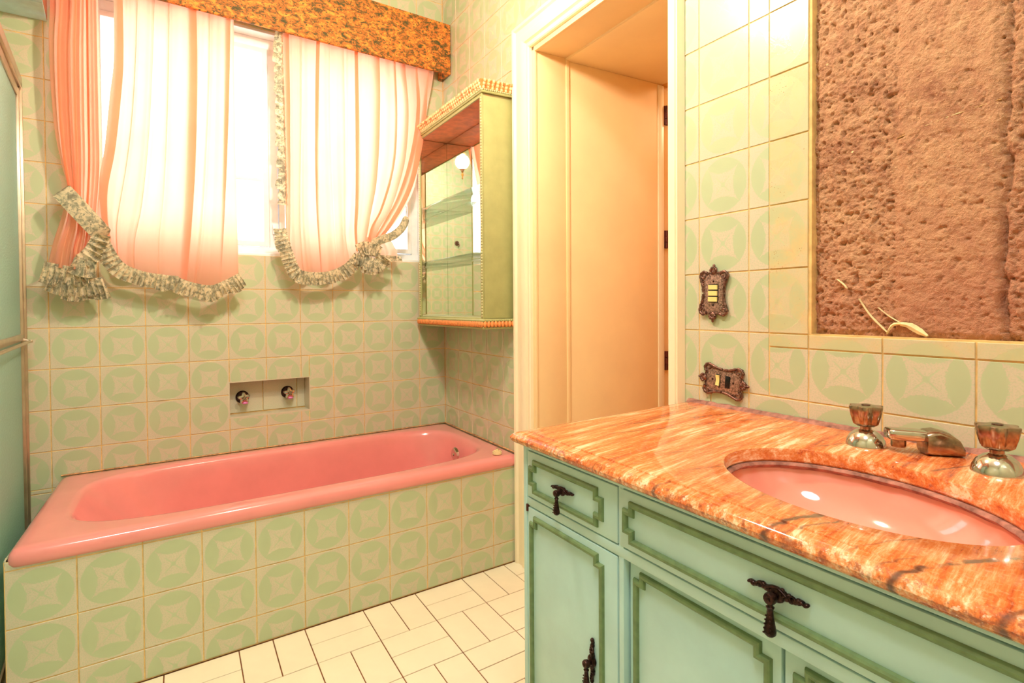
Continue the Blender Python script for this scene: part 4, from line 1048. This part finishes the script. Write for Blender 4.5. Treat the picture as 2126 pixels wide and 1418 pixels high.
# ------------------------------------------------------------------ ornate switch plates
def plate(name, s, z, label, vertical, kx, kz, tilt, devs):
    th = thing(name, BC(s, 0, z), label, 'switch', None, RZ)
    rot = Matrix.Rotation((0 if vertical else PI/2)+tilt, 2)
    def tr(x, y, z_):
        q = rot @ Vector((x, z_)); return (q.x, -y, q.y)
    q = [(0, .058), (.010, .055), (.020, .056), (.032, .058), (.041, .053), (.044, .044), (.040, .034), (.035, .022), (.033, 0)]
    full = q+[(x, -z_) for x, z_ in q[-2::-1]]+[(-x, -z_) for x, z_ in q[1:]]+[(-x, z_) for x, z_ in q[-2:0:-1]]
    full = [(a*kx, b*kz) for a, b in full]
    mb = MB(tr); mb.prism(full, .0005, .006, 1, .0025); o = obj('back_plate', mb, 'bronze_field', th, 40)
    mb = MB(tr)
    for sx in (-1, 1):
        for sz in (-1, 1):
            pts = []                                    # corner scroll
            for i in range(22):
                a = 2.6-i*.33; r = .0115*(1-i/25)
                pts.append((sx*kx*(.031+r*math.cos(a)), .0068, sz*kz*(.045+r*math.sin(a))))
            mb.tube(pts, lambda f: .0027*(1-.45*f), 7)
            pts = [(sx*kx*x, .0065, sz*kz*zz) for x, zz in crom([(.0205, .053), (.033, .056), (.042, .047), (.039, .033), (.0335, .018), (.0315, .002)], 20)]
            mb.tube(pts, lambda f: .0034*(1+.22*math.sin(f*44)), 8)
            for i in range(6):                          # gadroon ridges down the sides
                zz = .006+.006*i; mb.ell((sx*kx*.0325, .0062, sz*kz*zz), (.0045, .0024, .0018), 7, 5, Matrix.Rotation(.7*sx*sz, 3, 'Y'))
            mb.tube([(sx*kx*x, .0066, sz*kz*zz) for x, zz in ((.006, .050), (.012, .0535), (.018, .052), (.0215, .047))], .0018, 6)
    for sz in (-1, 1):                                  # shell finials
        mb.ell((0, .006, sz*kz*.0565), (.0085, .0045, .0085), 12, 8)
        for i in range(5):
            a = PI/2+(i-2)*.62; mb.ell((.0088*math.cos(a), .0085, sz*(kz*.057+.0088*math.sin(a))), (.0036, .0034, .0048), 8, 6)
        mb.ell((0, .006, sz*kz*.070), (.0040, .0036, .0062), 8, 6); mb.ell((.0035, .006, sz*kz*.0665), (.003, .003, .003), 7, 5); mb.ell((0, .008, sz*kz*.0545), (.0034, .004, .0034), 8, 6)
        for sx in (-1, 1): mb.ell((sx*.0075, .007, sz*kz*.0635), (.0032, .0030, .0032), 7, 5)
    obj('scrollwork', mb, 'bronze', th, 60)
    mb = MB(tr)
    for sz in (-1, 1):
        mb = MB(tr); mb.lathe((0, .006, sz*kz*.031), [(.001, 0), (.0025, 0), (.0025, .0012), (.001, .0018)], 1, 10); obj('screw', mb, 'bronze_dark', th, 40)
    devs(th, tr)
def devs1(th, tr):
    mb = MB(tr); mb.box((-.0155, .005, -.024), (.0155, .0068, .024), .0005); obj('switch_frame', mb, 'black_plastic_and_shade', th, 30)
    for k in (-1, 0, 1):
        mb = MB(tr); c = k*.0157; P = [(.0068, c-.0060), (.0092, c-.0060), (.0104, c+.0060), (.0068, c+.0060)]
        mb.ring([[(-.0136, y, z_) for y, z_ in P], [(.0136, y, z_) for y, z_ in P]], True, True, True); obj('rocker', mb, 'ivory_plastic', th, 30)
plate('switch_plate', 1.713, 1.083, 'upright ornate bronze switch plate with three ivory rockers', True, 1.0, 1.0, -.03, devs1)
def devs2(th, tr):
    mb = MB(tr)
    for c in (-.0145, .0145): mb.box((-.0155, .005, c-.0075), (.0155, .0068, c+.0075), .0005)
    obj('switch_frame', mb, 'black_plastic_and_shade', th, 30)
    mb = MB(tr); P = [(-.0135, .0068), (-.0135, .0100), (0, .0078), (.0135, .0112), (.0135, .0068)]
    mb.ring([[(x, y, .0145-.0052) for x, y in P], [(x, y, .0145+.0052) for x, y in P]], True, True, True); obj('rocker', mb, 'ivory_plastic', th, 30)
    mb = MB(tr); mb.box((-.0140, .0068, -.0145-.0056), (.0140, .0080, -.0145+.0056), .0006)
    for x in (-.008, .006): mb.lathe((x, .0080, -.0145), [(.0022, 0), (.0022, .0006), (.0012, .0006), (.001, -.001)], 1, 10)
    obj('socket', mb, 'black_plastic_and_shade', th, 30)
plate('switch_plate', 1.742, .857, 'sideways ornate bronze plate with one ivory rocker and a black socket', False, .92, 1.02, -.08, devs2)

# ------------------------------------------------------------------ pendant lamp and added fill light (above or behind the frame)
pl = thing('pendant_lamp', (-.87, -1.31, 2.185), 'small globe pendant lamp on a brass stem, seen in the cabinet mirror', 'lamp')
mb = MB(); mb.ell((0, 0, 0), (.055, .055, .055), 24, 16); obj('globe', mb, 'lamp_glow', pl, 60)
mb = MB(); mb.lathe((0, 0, 0), [(.001, .058), (.028, .058), (.030, .066), (.014, .078), (.006, .09), (.006, .735), (.05, .745), (.06, .764), (.001, .764)], 2, 20); obj('stem', mb, 'brass', pl)
mb = MB(); mb.lathe((0, 0, 0), [(.001, -.135), (.006, -.13), (.004, -.115), (.010, -.10), (.005, -.085), (.016, -.062), (.024, -.056), (.001, -.055)], 2, 16); obj('finial', mb, 'brass', pl)
cl2 = thing('fill_light', (-1.45, -2.55, CEILZ-.05), 'added fill light above the camera, shaped as a round flush fixture', 'lamp')  # unseen fixture, added to give soft fill from the camera side
mb = MB(); mb.lathe((0, 0, 0), [(.001, -.03), (.20, -.028), (.26, -.012), (.28, .01), (.28, .02), (.001, .02)], 2, 40); obj('diffuser', mb, 'fill_glow', cl2, 60)
mb = MB(); mb.lathe((0, 0, 0), [(.28, .012), (.30, .018), (.30, .049), (.001, .049)], 2, 40); obj('rim', mb, 'brass', cl2)
hk = thing('robe_hook', (-2.0, -3.30, 1.81), 'bronze robe hook on the tiled wall behind the camera', 'hook')
mb = MB(); mb.lathe((0, 0, 0), [(.001, 0), (.03, 0), (.03, .004), (.012, .012), (.001, .012)], 1, 20); mb.tube([(0, .01, 0), (0, .05, -.01), (0, .06, -.03), (.02, .07, -.05)], .006, 8); obj('hook_body', mb, 'bronze', hk)
